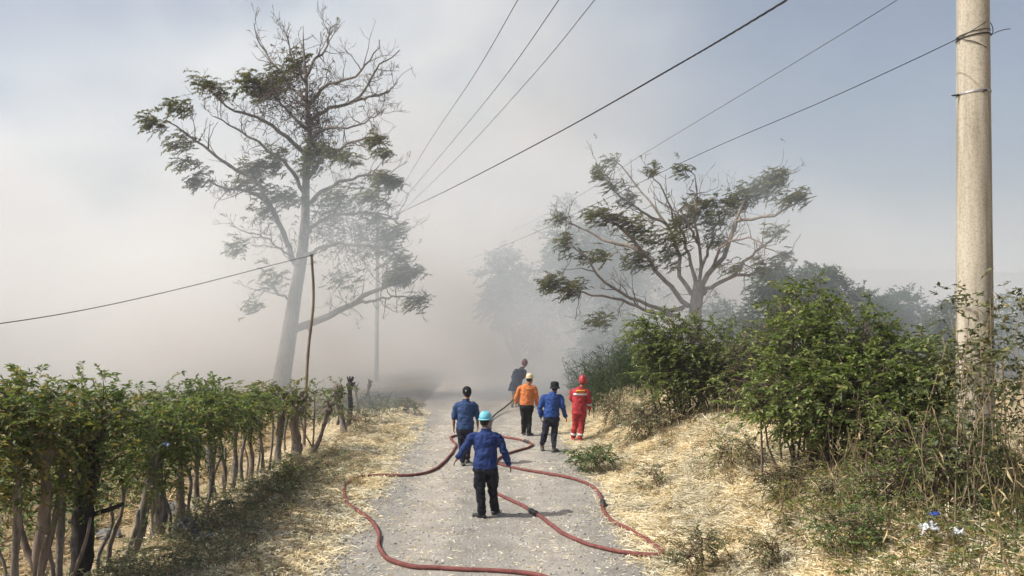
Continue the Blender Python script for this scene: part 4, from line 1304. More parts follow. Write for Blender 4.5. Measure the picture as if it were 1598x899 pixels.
def person(label, px, py, S, mats, seed, yaw=0.0, lift=0.0, Y=None):
    """S: joints in metres, x to the right of the picture, y away from the camera, z up from the soles"""
    g = ground(px, py)
    if Y is not None:
        g = at(px, py, Y); g[2] = float(hgt(g[0], g[1]))
    root = empty('person', g, local=True)
    root.rotation_euler = (0, 0, yaw)
    tag(root, label, 'person')
    J = {k: np.array(v, float) for k, v in S['j'].items()}
    bl = S.get('bulk', 1.10)
    # ---- body: one continuous surface
    mb = MB()
    M3 = head_mesh(mb, J['head'], S['face'], J['neck'])
    pel = (J['lhip'] + J['rhip']) / 2
    sh = (J['lsh'] + J['rsh']) / 2
    lean = sh - pel
    def tor(f, rx, ry, dz=0): p = pel + lean * f; return (p[0], p[1], p[2] + dz, rx * bl, ry * bl)
    mb.add(*rings([tor(-.12, .09, .08), tor(0, .15, .105), tor(.3, .135, .095), tor(.6, .15, .105), tor(.86, .155, .095), tor(.95, .12, .08), tor(1.02, .08, .07), tor(1.1, .055, .055)]))
    for s, k in ((-1, 'l'), (1, 'r')):
        mb.add(*chain([sh + (J[k + 'sh'] - sh) * .75 + np.array((0, 0, -.05)), J[k + 'sh'] * .6 + J[k + 'el'] * .4, J[k + 'el'], J[k + 'wr']], [.04, .044, .04, .027], 18))
        mb.add(*chain([J[k + 'hip'], J[k + 'kn'], J[k + 'an']], [.078, .052, .036], 16))
        mb.add(*chain([J[k + 'an'] + np.array((0, 0, -.02)), J[k + 'an'] * .3 + J[k + 'toe'] * .7], [.034, .03], 6))
        d = J[k + 'wr'] - J[k + 'el']
        hand(mb, J[k + 'wr'], d + np.asarray(S.get('hd', {}).get(k, (0, 0, 0))), s, S.get('across', (0, 1, 0)), S.get('curl', .5))
    solid(mb, 'body', M_SKIN, root, .0075, 3)
    # eyes
    for s in (-1, 1):
        V, Q, C = rings([(0, 0, z, r, r) for z, r in ((-.011, .003), (-.008, .008), (0, .011), (.008, .008), (.011, .003))], 10)
        MB().add((V + np.array((s * .031, .086, .006))) @ M3 + J['head'], Q, C).build('eye', M_WHITE, root)
    # ---- shirt
    hem = S['hem']; sl = S.get('sleeve', 1.0)
    mb = MB()
    top = sh[2]; k0 = (hem - pel[2]) / (top - pel[2])
    fl = S.get('flare', 1.0)
    rr = [tor(k0, .178 * fl, .135 * fl), tor(k0 + (.45 - k0) * .5, .172 * (.5 + .5 * fl), .13), tor(.45, .160, .125), tor(.7, .178, .13), tor(.86, .190, .122), tor(.95, .180, .11), tor(1.02, .135, .095), tor(1.08, .085, .078), tor(1.13, .066, .066)]
    mb.add(*rings(rr))
    for k in 'lr':
        e = J[k + 'el'] + (J[k + 'wr'] - J[k + 'el']) * (sl * 2 - 1 if sl > .5 else 0)
        shc = sh + (J[k + 'sh'] - sh) * .80 + np.array((0, 0, -.035))
        pts = [shc, J[k + 'sh'] + (J[k + 'el'] - J[k + 'sh']) * .22 , J[k + 'sh'] * .4 + J[k + 'el'] * .6, J[k + 'el']]
        rd = [.070, .070, .066, .060]
        if sl > .5:
            pts.append(e); rd.append(.050)
        mb.add(*chain(pts, [q * (0.6 + .4 * bl) for q in rd], 20))
    solid(mb, S.get('top_name', 'shirt'), mats['shirt'], root, .012, 8, .016, seed)
    # collar
    nb = J['neck'] + np.array((0, 0, .0))
    a = np.linspace(0, 2 * np.pi, 25)
    MB().add(*tubes(nb + np.stack([.068 * np.cos(a), .066 * np.sin(a), .008 - .012 * np.sin(a)], -1), np.full(25, .014), 6)).build('collar', mats['shirt'], root)
    # ---- trousers
    mb = MB()
    ts_ = .72 if S.get('top_name') == 'coat' else 1.0
    mb.add(*rings([tor(-.16, .10 * ts_, .09 * ts_), tor(-.08, .155 * ts_, .12 * ts_), tor(.02, .168 * ts_, .128 * ts_), tor(.16, .160 * ts_, .12 * ts_), tor(.24, .15 * ts_, .112 * ts_)]))
    cuff = S.get('cuff', .10)
    for k in 'lr':
        an = J[k + 'an'] + np.array((0, 0, cuff - .09))
        mb.add(*chain([J[k + 'hip'] + np.array((0, 0, -.02)), J[k + 'hip'] * .5 + J[k + 'kn'] * .5, J[k + 'kn'], J[k + 'kn'] * .4 + an * .6, an], [.102 * bl * ts_, .092 * (.5 + .5 * ts_), .078, .07, S.get('legw', .066)], 24))
        if S.get('pocket'):
            s = -1 if k == 'l' else 1
            q = J[k + 'hip'] * .3 + J[k + 'kn'] * .7 + np.array((s * .07, 0, .03))
            mb.add(*rings([(q[0], q[1], q[2] + dz, .03 * f, .06 * f) for dz, f in ((-.09, .8), (-.07, 1), (.07, 1), (.08, .7))], 12))
    solid(mb, 'trousers', mats['trousers'], root, .012, 5, .017, seed + 7)
    # ---- boots
    for k in 'lr':
        an = J[k + 'an']; toe = J[k + 'toe']
        mb = MB()
        heel = an + nrm((an - toe) * np.array((1, 1, 0))) * .045
        heel[2] = .045 + S.get('foot_z', {}).get(k, 0); tz = toe.copy(); tz[2] = .035 + S.get('foot_z', {}).get(k, 0)
        bh = S.get('boot', .10)
        mb.add(*chain([heel, heel * .5 + tz * .5 + np.array((0, 0, .012)), tz], [.040, .044, .036], 12))
        mb.add(*chain([an + np.array((0, 0, bh - .08)), an + np.array((0, 0, -.02))], [.052 if bh > .12 else .045, .045], 8))
        solid(mb, 'boot', mats['boot'], root, .009, 3)
        ms = MB(); t = np.linspace(0, 1, 6)
        sole = heel * (1 - t)[:, None] + tz * t[:, None]; sole[:, 2] = .014 + S.get('foot_z', {}).get(k, 0)
        ms.add(*chain(sole, [.036] * 6, 10))
        V = ms.v[0]; V[:, 2] = .002 + S.get('foot_z', {}).get(k, 0) + (V[:, 2] - V[:, 2].min()) * .28
        ms.build('sole', M_RUBBER, root)
    # belt
    w = tor(.19, .170, .128)
    a = np.linspace(0, 2 * np.pi, 29)
    # ---- hair
    V, Q, C = shell(J['head'] + np.array((0, 0, .0)), M3, [(-.075, .05, .05, -.042), (-.05, .068, .07, -.034), (0, .078, .088, -.018), (.05, .080, .098, -.008), (.09, .068, .088, -.006), (.118, .04, .05, -.006), (.126, .01, .015, -.006)])
    MB().add(V, Q, C).build('hair', M_HAIR, root)
    # ---- headgear
    hg = S['hat']; hc = J['head'] + np.array((0, 0, S.get('hat_z', .0)))
    tl = S.get('hat_tilt', 0)
    MT = np.array(Matrix.Rotation(tl, 3, 'Y')).T
    Mh = M3 @ MT
    if hg == 'helmet':
        dome = [(.02, .094, .107), (.05, .096, .110), (.085, .091, .104), (.115, .074, .086), (.136, .047, .056), (.144, .015, .02)]
        h = MB().add(*shell(hc, Mh, dome)).build('helmet', mats['hat'], root)
        MB().add(*disc(hc, Mh, .03, .092, .112, .012, front=(.05, .9))).build('brim', mats['hat'], h)
        rid = np.array([(0, y_, .02 + .129 * math.sqrt(max(0, 1 - (y_ / .12) ** 2))) for y_ in np.linspace(-.10, .10, 11)])
        MB().add(*tubes(rid @ Mh + hc, np.full(11, .008), 6)).build('ridge', mats['hat'], h)
    elif hg == 'fire':
        dome = [(-.055, .088, .098, -.012), (-.02, .102, .116, -.008), (.03, .110, .126, 0), (.08, .104, .118), (.125, .082, .092), (.15, .05, .06), (.158, .02, .02)]
        h = MB().add(*shell(hc, Mh, dome)).build('helmet', mats['hat'], root)
        MB().add(*disc(hc, Mh, .035, .10, .115, .012, front=(.045, .9))).build('brim', mats['hat'], h)
        rid = np.array([(0, y_, .03 + .135 * math.sqrt(max(0, 1 - (y_ / .14) ** 2))) for y_ in np.linspace(-.12, .12, 13)])
        MB().add(*tubes(rid @ Mh + hc, np.full(13, .013), 7)).build('comb', mats['hat'], h)
        if S.get('knob'):
            MB().add(*chain(np.array([(0.0, 0, .15), (0.0, .0, .185)]) @ Mh + hc, [.02, .014], 6)).build('lamp_mount', M_METAL_DARK, h)
    elif hg == 'bucket':
        dome = [(.01, .100, .112), (.05, .101, .113), (.09, .097, .108), (.12, .085, .095), (.130, .05, .06), (.133, .01, .01)]
        h = MB().add(*shell(hc, Mh, dome)).build('bucket_hat', mats['hat'], root)
        MB().add(*disc(hc, Mh, .022, .095, .126, .048)).build('brim', mats['hat'], h)
    else:
        dome = [(.01, .094, .108), (.05, .097, .110), (.09, .09, .102), (.12, .07, .08), (.138, .04, .05), (.144, .01, .01)]
        h = MB().add(*shell(hc, Mh, dome)).build('cap', mats['hat'], root)
        if S.get('visor', True):
            MB().add(*disc(hc, Mh, .025, .085, .100, .02, front=(.075, .85))).build('visor', mats['hat'], h)
        MB().add(*chain(np.array([(0, 0, .143), (0, 0, .148)]) @ Mh + hc, [.009, .007], 4)).build('button', mats['hat'], h)
    return root, J, M3, tor, Mh, hc


M_WHITE = mat_plain('eye_white', (.7, .7, .68), .05, 10, .3, .5, bmp=0)
M_RUBBER = mat_plain('black_rubber', (.02, .02, .02), .3, 20, .8, .3)
M_ROYAL = mat_cloth('royal_blue_cloth', (.016, .036, .135), .35)
M_BLUE = mat_cloth('faded_blue_cloth', (.028, .06, .15), .3)
M_BRIGHTBLUE = mat_cloth('bright_blue_cloth', (.022, .062, .23), .3)
M_NAVY = mat_cloth('navy_black_cloth', (.0095, .0105, .017), .45)
M_NAVY2 = mat_cloth('dark_navy_trousers', (.015, .017, .032), .4)
M_COAT = mat_cloth('navy_coat_cloth', (.012, .018, .04), .35)
M_ORANGE = mat_cloth('orange_cloth', (.56, .18, .058), .2)
M_BLACKC = mat_cloth('black_cloth', (.012, .012, .013), .4)
M_RED = mat_cloth('red_coverall_cloth', (.38, .035, .042), .25)
M_KHAKI = mat_cloth('khaki_cloth', (.33, .22, .10), .25)
M_BOOTB = mat_plain('black_leather', (.022, .02, .02), .4, 12, .6, .4)
M_BOOTG = mat_plain('dusty_grey_boot', (.085, .08, .073), .4, 12, .75, .3)
M_BOOTR = mat_plain('red_boot', (.40, .03, .035), .25, 12, .55, .4)
M_CYAN = mat_plain('cyan_helmet_shell', (.17, .50, .60), .08, 6, .4, .45, bmp=.05)
M_CREAM = mat_plain('cream_helmet_shell', (.64, .53, .34), .08, 6, .35, .5, bmp=.05)
M_REDHELM = mat_plain('red_helmet_shell', (.36, .035, .038), .12, 6, .5, .4, bmp=.05)
M_MAROON = mat_plain('maroon_helmet_shell', (.12, .026, .03), .15, 6, .5, .4, bmp=.05)
M_DKCAP = mat_cloth('dark_cap_cloth', (.010, .012, .018), .3)
M_REFLECT = mat_plain('silver_reflective_tape', (.55, .55, .56), .08, 20, .3, .6, .2, bmp=.05)
M_YELLOW = mat_plain('yellow_back_patch', (.80, .45, .04), .1, 12, .6, .3, bmp=.1)
M_PRINT = mat_plain('white_print', (.72, .72, .72), .05, 12, .6, .3, bmp=0)
M_PRINT_RED = mat_plain('red_print', (.45, .04, .03), .05, 12, .6, .3, bmp=0)

# near man, arms held away from the body
person('person in royal blue shirt and cyan helmet, nearest, arms held out, on the gravel road', 757, 810, dict(
    j=dict(head=(.0, .03, 1.555), neck=(.015, .0, 1.405), lsh=(-.175, 0, 1.335), rsh=(.19, 0, 1.335), lel=(-.325, .0, 1.115), lwr=(-.43, .04, .965), rel=(.30, -.02, 1.07), rwr=(.375, .06, .86),
           lhip=(-.085, 0, .80), rhip=(.10, 0, .80), lkn=(-.075, .02, .44), rkn=(.115, .10, .45), lan=(-.05, 0, .09), ran=(.145, .24, .09), ltoe=(-.175, .09, .03), rtoe=(.20, .40, .03)),
    face=(.35, .9), hem=.80, hat='helmet', hat_z=.0, pocket=True, cuff=.09, hd=dict(l=(-.02, 0, -.02))), dict(shirt=M_ROYAL, trousers=M_NAVY, boot=M_BOOTB, hat=M_CYAN), 1)

# walking man in a dark cap, sleeves pushed up
pr, J, M3, tor, Mh, hc = person('person in faded blue shirt with rolled sleeves and dark cap, walking left of the others', 725, 728, dict(
    j=dict(head=(.05, .04, 1.565), neck=(.03, .0, 1.415), lsh=(-.165, 0, 1.345), rsh=(.205, 0, 1.345), lel=(-.225, -.02, 1.07), lwr=(-.235, .03, .86), rel=(.265, .04, 1.08), rwr=(.275, .12, .87),
           lhip=(-.075, 0, .80), rhip=(.095, 0, .80), lkn=(-.06, .05, .45), rkn=(.06, -.02, .45), lan=(-.04, .0, .09), ran=(.035, .30, .10), ltoe=(-.06, .16, .03), rtoe=(.06, .46, .03)),
    face=(-.35, .93), hem=.80, sleeve=.62, hat='cap', hat_tilt=-.12, cuff=.14, boot=.2), dict(shirt=M_BLUE, trousers=M_NAVY2, boot=M_BOOTG, hat=M_DKCAP), 2)
mk = np.array([(-.06, -.092, .045), (-.045, -.099, .045), (-.045, -.097, .075), (-.06, -.091, .075)]) @ Mh + hc
MB().add(np.concatenate([mk, mk - np.array((0, .003, 0))]), np.array([[0, 1, 2, 3], [7, 6, 5, 4]])).build('cap_badge', M_PRINT, pr)

# nozzle man in the smoke
person('person in long dark coat and maroon helmet holding the hose nozzle inside the smoke', 803, 641, dict(
    j=dict(head=(.36, .10, 1.55), neck=(.27, .04, 1.40), lsh=(.06, .04, 1.34), rsh=(.36, .10, 1.30), lel=(-.06, .12, 1.06), lwr=(-.02, .32, .90), rel=(.34, .26, 1.06), rwr=(.16, .42, .94),
           lhip=(-.04, 0, .82), rhip=(.13, .03, .82), lkn=(-.03, .06, .45), rkn=(.13, .12, .46), lan=(-.08, .0, .09), ran=(.15, .20, .09), ltoe=(-.10, .16, .03), rtoe=(.18, .36, .03)),
    face=(.3, .95), hem=.60, hat='fire', flare=1.02, bulk=1.2, cuff=.16, boot=.24, top_name='coat', across=(.5, .8, 0), curl=1.2), dict(shirt=M_COAT, trousers=M_KHAKI, boot=M_BOOTG, hat=M_MAROON), 3, Y=27.2)

# orange shirt
person('person in orange long sleeved shirt, black trousers and cream helmet', 821, 681, dict(
    j=dict(head=(.10, .03, 1.545), neck=(.07, .0, 1.40), lsh=(-.145, 0, 1.33), rsh=(.215, 0, 1.33), lel=(-.245, .03, 1.08), lwr=(-.265, .12, .90), rel=(.275, -.02, 1.07), rwr=(.30, .05, .86),
           lhip=(-.065, 0, .80), rhip=(.10, 0, .80), lkn=(-.055, .02, .44), rkn=(.08, .02, .45), lan=(-.06, .16, .09), ran=(.08, .0, .09), ltoe=(-.10, .32, .03), rtoe=(.17, .12, .03)),
    face=(.55, .8), hem=.84, hat='helmet', cuff=.10), dict(shirt=M_ORANGE, trousers=M_BLACKC, boot=M_BOOTB, hat=M_CREAM), 4)

# bucket hat
person('person in bright blue shirt and black bucket hat, left of the red suited one', 857, 706, dict(
    j=dict(head=(.135, .03, 1.53), neck=(.11, .0, 1.40), lsh=(-.115, 0, 1.335), rsh=(.27, 0, 1.335), lel=(-.205, .0, 1.06), lwr=(-.195, .06, .85), rel=(.325, -.02, 1.05), rwr=(.39, .06, .84),
           lhip=(-.04, 0, .80), rhip=(.14, 0, .80), lkn=(-.10, .03, .44), rkn=(.12, .03, .45), lan=(-.16, .10, .09), ran=(.11, -.04, .09), ltoe=(-.15, .26, .03), rtoe=(.20, .10, .03)),
    face=(.1, .99), hem=.83, hat='bucket', cuff=.17, boot=.22, legw=.06), dict(shirt=M_BRIGHTBLUE, trousers=M_NAVY2, boot=M_BOOTG, hat=M_DKCAP), 5)

# red coveralls
pr, J, M3, tor, Mh, hc = person('person in red coveralls with reflective bands and red helmet beside the dry bank', 903, 690, dict(
    j=dict(head=(.12, .04, 1.55), neck=(.08, .0, 1.40), lsh=(-.135, .02, 1.33), rsh=(.215, -.02, 1.33), lel=(-.175, .12, 1.09), lwr=(-.10, .30, .98), rel=(.275, -.02, 1.06), rwr=(.29, .06, .85),
           lhip=(-.075, 0, .80), rhip=(.095, 0, .80), lkn=(-.08, .06, .45), rkn=(.07, .02, .45), lan=(-.13, .12, .09), ran=(.03, -.04, .09), ltoe=(-.15, .28, .03), rtoe=(.06, .12, .03)),
    face=(.1, .99), hem=.72, hat='fire', knob=True, flare=.95, cuff=.13, boot=.16, top_name='coverall_top'), dict(shirt=M_RED, trousers=M_RED, boot=M_BOOTR, hat=M_REDHELM), 6)


def on_back(f, x0, x1, h, ry, rx, lift=.012, n=12):
    """a strip lying on the back of the torso loft"""
    c = tor(f, rx, ry)
    xs = np.linspace(x0, x1, n)
    V = []
    for dz in (h / 2, -h / 2):
        yy = c[1] - c[4] * np.sqrt(np.clip(1 - (xs / c[3]) ** 2, .05, 1)) - lift
        V.append(np.stack([c[0] + xs, yy + (dz * -.35), np.full(n, c[2] + dz)], -1))
    V = np.concatenate(V); V = np.concatenate([V, V + np.array((0, .006, 0))])
    i = np.arange(n - 1)
    return V, np.concatenate([np.stack([i, i + 1, i + 1 + n, i + n], -1), np.stack([i + 2 * n, i + 3 * n, i + 3 * n + 1, i + 2 * n + 1], -1),
                              np.stack([i, i + 2 * n, i + 2 * n + 1, i + 1], -1), np.stack([i + n, i + n + 1, i + 3 * n + 1, i + 3 * n], -1)])


MB().add(*on_back(.80, -.17, .17, .05, .128, .188, .016)).build('reflective_band', M_REFLECT, pr)
yp = MB().add(*on_back(.955, -.11, .11, .07, .108, .178, .026)).build('back_patch', M_YELLOW, pr)
for k in range(7):
    x0 = -.095 + k * .028
    MB().add(*on_back(.955, x0, x0 + .018, .030, .108, .178, .034, 4)).build('letter', M_PRINT_RED, yp)


def cuff_ring(p, d, r, w, mat, name):
    d = nrm(d); q = np.stack([p - d * w / 2, p, p + d * w / 2])
    MB().add(*tubes(q, np.full(3, r), 18)).build(name, mat, pr)


cuff_ring(J['rel'] * .55 + J['rwr'] * .45, J['rwr'] - J['rel'], .064, .045, M_REFLECT, 'reflective_band')
cuff_ring(J['lel'] * .55 + J['lwr'] * .45, J['lwr'] - J['lel'], .064, .045, M_REFLECT, 'reflective_band')
for k in 'lr':
    cuff_ring(J[k + 'kn'] * .22 + J[k + 'an'] * .78 + np.array((0, 0, .02)), J[k + 'an'] - J[k + 'kn'], .080, .05, M_REFLECT, 'reflective_band')
sd = MB()
pts = [J['rhip'] + np.array((.085, -.02, -.05)), J['rhip'] * .5 + J['rkn'] * .5 + np.array((.078, -.02, 0)), J['rkn'] + np.array((.064, -.02, 0)), J['rkn'] * .4 + J['ran'] * .6 + np.array((.058, -.02, 0))]
sd.add(*tubes(spline(pts, 14), np.full(14, .026), 10))
sd.build('side_panel', M_NAVY2, pr)

# ------------------------------------------------------------------ litter, straw, stones, weeds
def strands(name, label, cat, X, Y, rng, L, W, mat, lift=(.005, .05), tilt=.22, wave=.12):
    n = len(X)
    th = rng.uniform(0, 2 * np.pi, n)
    d = np.stack([np.cos(th), np.sin(th), rng.normal(0, tilt, n)], -1)
    s = np.stack([-np.sin(th), np.cos(th), rng.normal(0, .5, n)], -1); s = nrm(s)
    Ln = rng.uniform(*L, n)[:, None]; Wn = rng.uniform(*W, n)[:, None]
    z = hgt(X, Y) + rng.uniform(*lift, n)
    c = np.stack([X, Y, z], -1)
    bend = rng.normal(0, wave, (n, 1)) * Ln
    up = np.array((0, 0, 1.0))
    side = np.stack([-np.sin(th), np.cos(th), 0 * th], -1)
    a = c - d * Ln / 2; b = c + side * bend + up * np.abs(bend) * .5; e = c + d * Ln / 2
    # keep both ends above the soil
    for q in (a, e):
        q[:, 2] = np.maximum(q[:, 2], hgt(q[:, 0], q[:, 1]) + .004)
    V = np.stack([a - s * Wn * .35, a + s * Wn * .35, b - s * Wn * .5, b + s * Wn * .5, e - s * Wn * .2, e + s * Wn * .2], 1)
    i = np.arange(n)[:, None] * 6
    F = np.concatenate([i + np.array([[0, 1, 3, 2]]), i + np.array([[2, 3, 5, 4]])])
    o = MB().add(V.reshape(-1, 3), F).build(name, mat, smooth=False)
    return tag(o, label, cat, kind='stuff')


rng = rs(900)
# right bank and verge: deep bright straw
n = 115000
Y = 6.3 + 16.8 * rng.rand(n) ** 1.5
l_, r_ = road_edges(Y)
X = r_ + np.abs(rng.normal(0, 1.0, n)) ** 1.0 * 2.8 - .45 * rng.rand(n) ** 2
dense = fbm(X * .9, Y * .9, 77, 3)
k = (X - r_ < 6.5) & (dense + .30 * rng.rand(n) > -.10)
strands('straw_litter', 'bright yellow straw spread over the right bank and road edge', 'straw', X[k], Y[k], rng, (.06, .26), (.005, .013), M_STRAW)
# left verge
n = 42000
Y = 8.2 + 18.0 * rng.rand(n) ** 1.35
l_, r_ = road_edges(Y)
X = l_ - np.abs(rng.normal(0, 1.0, n)) * 1.25 + .45 * rng.rand(n) ** 2
k = (l_ - X < 2.9) & (fbm(X * .9, Y * .9, 87, 3) + .25 * rng.rand(n) > -.09)
strands('straw_litter', 'trampled yellow straw along the left road verge below the fence', 'straw', X[k], Y[k], rng, (.06, .26), (.006, .016), M_STRAW)
# scraps blown on the road
n = 6500
Y = 8.6 + 14 * rng.rand(n) ** 1.3
l_, r_ = road_edges(Y)
X = l_ + (r_ - l_) * rng.beta(.55, .55, n)
k = fbm(X * .8, Y * .8, 97, 2) + .2 * rng.rand(n) > .03
strands('straw_scraps', 'scraps of straw and wood chips strewn on the gravel road', 'straw', X[k], Y[k], rng, (.03, .14), (.006, .018), M_STRAW, (.012, .02), .05)
# field behind the fence: dull dry litter
n = 30000
Y = 9 + 24 * rng.rand(n) ** 1.2
X = -6.0 - 12 * rng.rand(n) ** 1.4
strands('dry_litter', 'dull brown crop litter on the field behind the living fence', 'litter', X, Y, rng, (.12, .45), (.010, .03), M_STRAW_DULL)
# dull litter under the bushes
n = 20000
Y = 6.2 + 14.4 * rng.rand(n)
X = road_center(Y) + 4.6 + 4.2 * rng.rand(n)
strands('dry_litter', 'dry leaf litter under the bushes on the right bank', 'litter', X, Y, rng, (.06, .3), (.006, .016), M_STRAW, (.01, .12), .5)


# standing dry maize stalks in the left field
def stalks(name, label, cat, X, Y, rng, hgt_rng, mat, w=.012, lean=.25, leaves=3, leafL=.35, leafW=.03, drooping=.6):
    n = len(X)
    b = np.stack([X, Y, hgt(X, Y) - .02], -1)
    H_ = rng.uniform(*hgt_rng, n)
    t = np.linspace(0, 1, 4)
    top = np.stack([rng.normal(0, lean, n), rng.normal(0, lean, n), np.ones(n)], -1)
    pl = b[:, None] + top[:, None] * (H_[:, None] * t)[..., None]
    mb = MB().add(*tubes(pl, np.tile(w * (1 - .6 * t), (n, 1)), 3))
    if leaves:
        q = np.repeat(pl, leaves, 0)
        u = rng.rand(len(q)) * .7 + .25
        base = q[:, 0] * (1 - u)[:, None] + q[:, 3] * u[:, None]
        th = rng.uniform(0, 2 * np.pi, len(q))
        d = np.stack([np.cos(th), np.sin(th), rng.normal(.1, .5, len(q)) - drooping], -1)
        leafmesh(mb, base, d, UP + rng.normal(0, .5, (len(q), 3)), leafL * rng.uniform(.5, 1.2, len(q)), leafW * rng.uniform(.6, 1.3, len(q)))
    return tag(mb.build(name, mat), label, cat, kind='stuff')


n = 1500
Y = 9.5 + 22 * rng.rand(n) ** 1.1; X = -6.3 - 14 * rng.rand(n)
stalks('maize_stubble', 'dry standing maize stubble in the field behind the living fence', 'stubble', X, Y, rng, (.25, .8), M_LEAF_DRY, .010, .3, 3, .32, .04)

# dry grass tufts and stems on the bank
n = 1300
Y = 8 + 14 * rng.rand(n) ** 1.2; X = road_center(Y) + 3.6 + 4.4 * rng.rand(n)
k = fbm(X * .7, Y * .7, 107, 2) + .25 * rng.rand(n) > .06
stalks('dry_grass', 'dry upright grass stems between straw and bushes on the right bank', 'grass', X[k], Y[k], rng, (.2, .7), M_LEAF_DRY, .005, .35, 3, .22, .014)
n = 260
Y = 6.2 + 5 * rng.rand(n); X = 3.9 + 4.2 * rng.rand(n)
stalks('dry_grass', 'tangle of dry brown stems in the lower right corner', 'grass', X, Y, rng, (.4, 1.3), M_LEAF_DRY, .006, .3, 4, .16, .022)
# rooted tufts of dry grass along both road edges
for sgn, lab in ((1, 'rooted tufts of dry grass along the right road edge and bank'), (-1, 'rooted tufts of dry grass along the left verge')):
    nt_ = 150
    cy_ = 7.5 + 15 * rng.rand(nt_) ** 1.3
    e_ = road_edges(cy_)[1 if sgn > 0 else 0]
    cx_ = e_ + sgn * (.1 + (2.6 if sgn > 0 else 1.7) * rng.rand(nt_))
    X = np.repeat(cx_, 13) + rng.normal(0, .05, nt_ * 13); Y = np.repeat(cy_, 13) + rng.normal(0, .05, nt_ * 13)
    stalks('grass_tufts', lab, 'grass', X, Y, rng, (.06, .26), M_LEAF_DRY, .003, .55, 2, .16, .009, .1)

# tall grey green grass in the smoke behind the red suited firefighter
n = 750
Y = 22.8 + 6 * rng.rand(n); X = road_center(Y) + 3.0 + 3.2 * rng.rand(n)
stalks('tall_grass', 'tall grey green grass in smoke behind the red suited firefighter', 'grass', X, Y, rng, (.6, 1.7), M_LEAF_FAR, .008, .14, 5, .4, .02, -.6)
n = 220
Y = 22.5 + 6 * rng.rand(n); X = road_center(Y) - 2.8 - 3.0 * rng.rand(n)
stalks('tall_grass', 'thin smoky grass beyond the last fence posts on the left', 'grass', X, Y, rng, (.15, .5), M_LEAF_FAR, .008, .2, 4, .3, .02, -.3)


def weedmat(name, label, X, Y, rng, mat, h=(.03, .28), leafL=.05, leafW=.022, per=9, spray=.16, cat='weeds'):
    n = len(X)
    q = np.stack([X, Y, hgt(X, Y) + rng.uniform(*h, n)], -1)
    th = rng.uniform(0, 2 * np.pi, n)
    d = np.stack([np.cos(th), np.sin(th), rng.uniform(-.1, .9, n)], -1)
    mb = MB()
    P, D, N, LL, WW, rach = sprays(rng, q, d, spray * rng.uniform(.6, 1.3, n), per, leafL, leafW, .2, (0, 0, .15))
    leafmesh(mb, P, D, N, LL, WW)
    mb.add(*tubes(rach, np.full(rach.shape[:2], .003), 3))
    bx_ = X + rng.normal(0, .07, n); by_ = Y + rng.normal(0, .07, n)
    st = np.stack([np.stack([bx_, by_, hgt(bx_, by_)], -1), q], 1)
    mb.add(*tubes(st, np.full((n, 2), .003), 3))
    return tag(mb.build(name, mat), label, cat, kind='stuff')


# grey green weeds along the foot of the fence
n = 2000
Y = 8.2 + 8.5 * rng.rand(n) ** 1.25
X = -4.35 + rng.normal(0, .62, n) + .02 * (Y - 9)
k = (X < road_edges(Y)[0] - .30) & (fbm(X * .8, Y * .8, 117, 2) + .35 * rng.rand(n) > .02)
weedmat('ground_weeds', 'low grey green weeds along the foot of the living fence', X[k], Y[k], rng, M_LEAF_WEED, (.03, .26), .045, .020)
n = 1700
Y = 6.2 + 4.6 * rng.rand(n); X = 3.4 + 4.6 * rng.rand(n)
k = fbm(X * 1.1, Y * 1.1, 127, 2) + .3 * rng.rand(n) > .08
weedmat('ground_weeds', 'creeping green weeds in the lower right corner', X[k], Y[k], rng, M_LEAF_OCHRE, (.03, .34), .055, .028, 7, .2)
n = 900
Y = 10.5 + 9 * rng.rand(n); X = -6.2 - 5 * rng.rand(n)
k = fbm(X * .5, Y * .5, 137, 2) + .3 * rng.rand(n) > .12
weedmat('ground_weeds', 'green weeds growing in the field behind the living fence', X[k], Y[k], rng, M_LEAF_FRESH, (.05, .4), .08, .04, 9, .25)

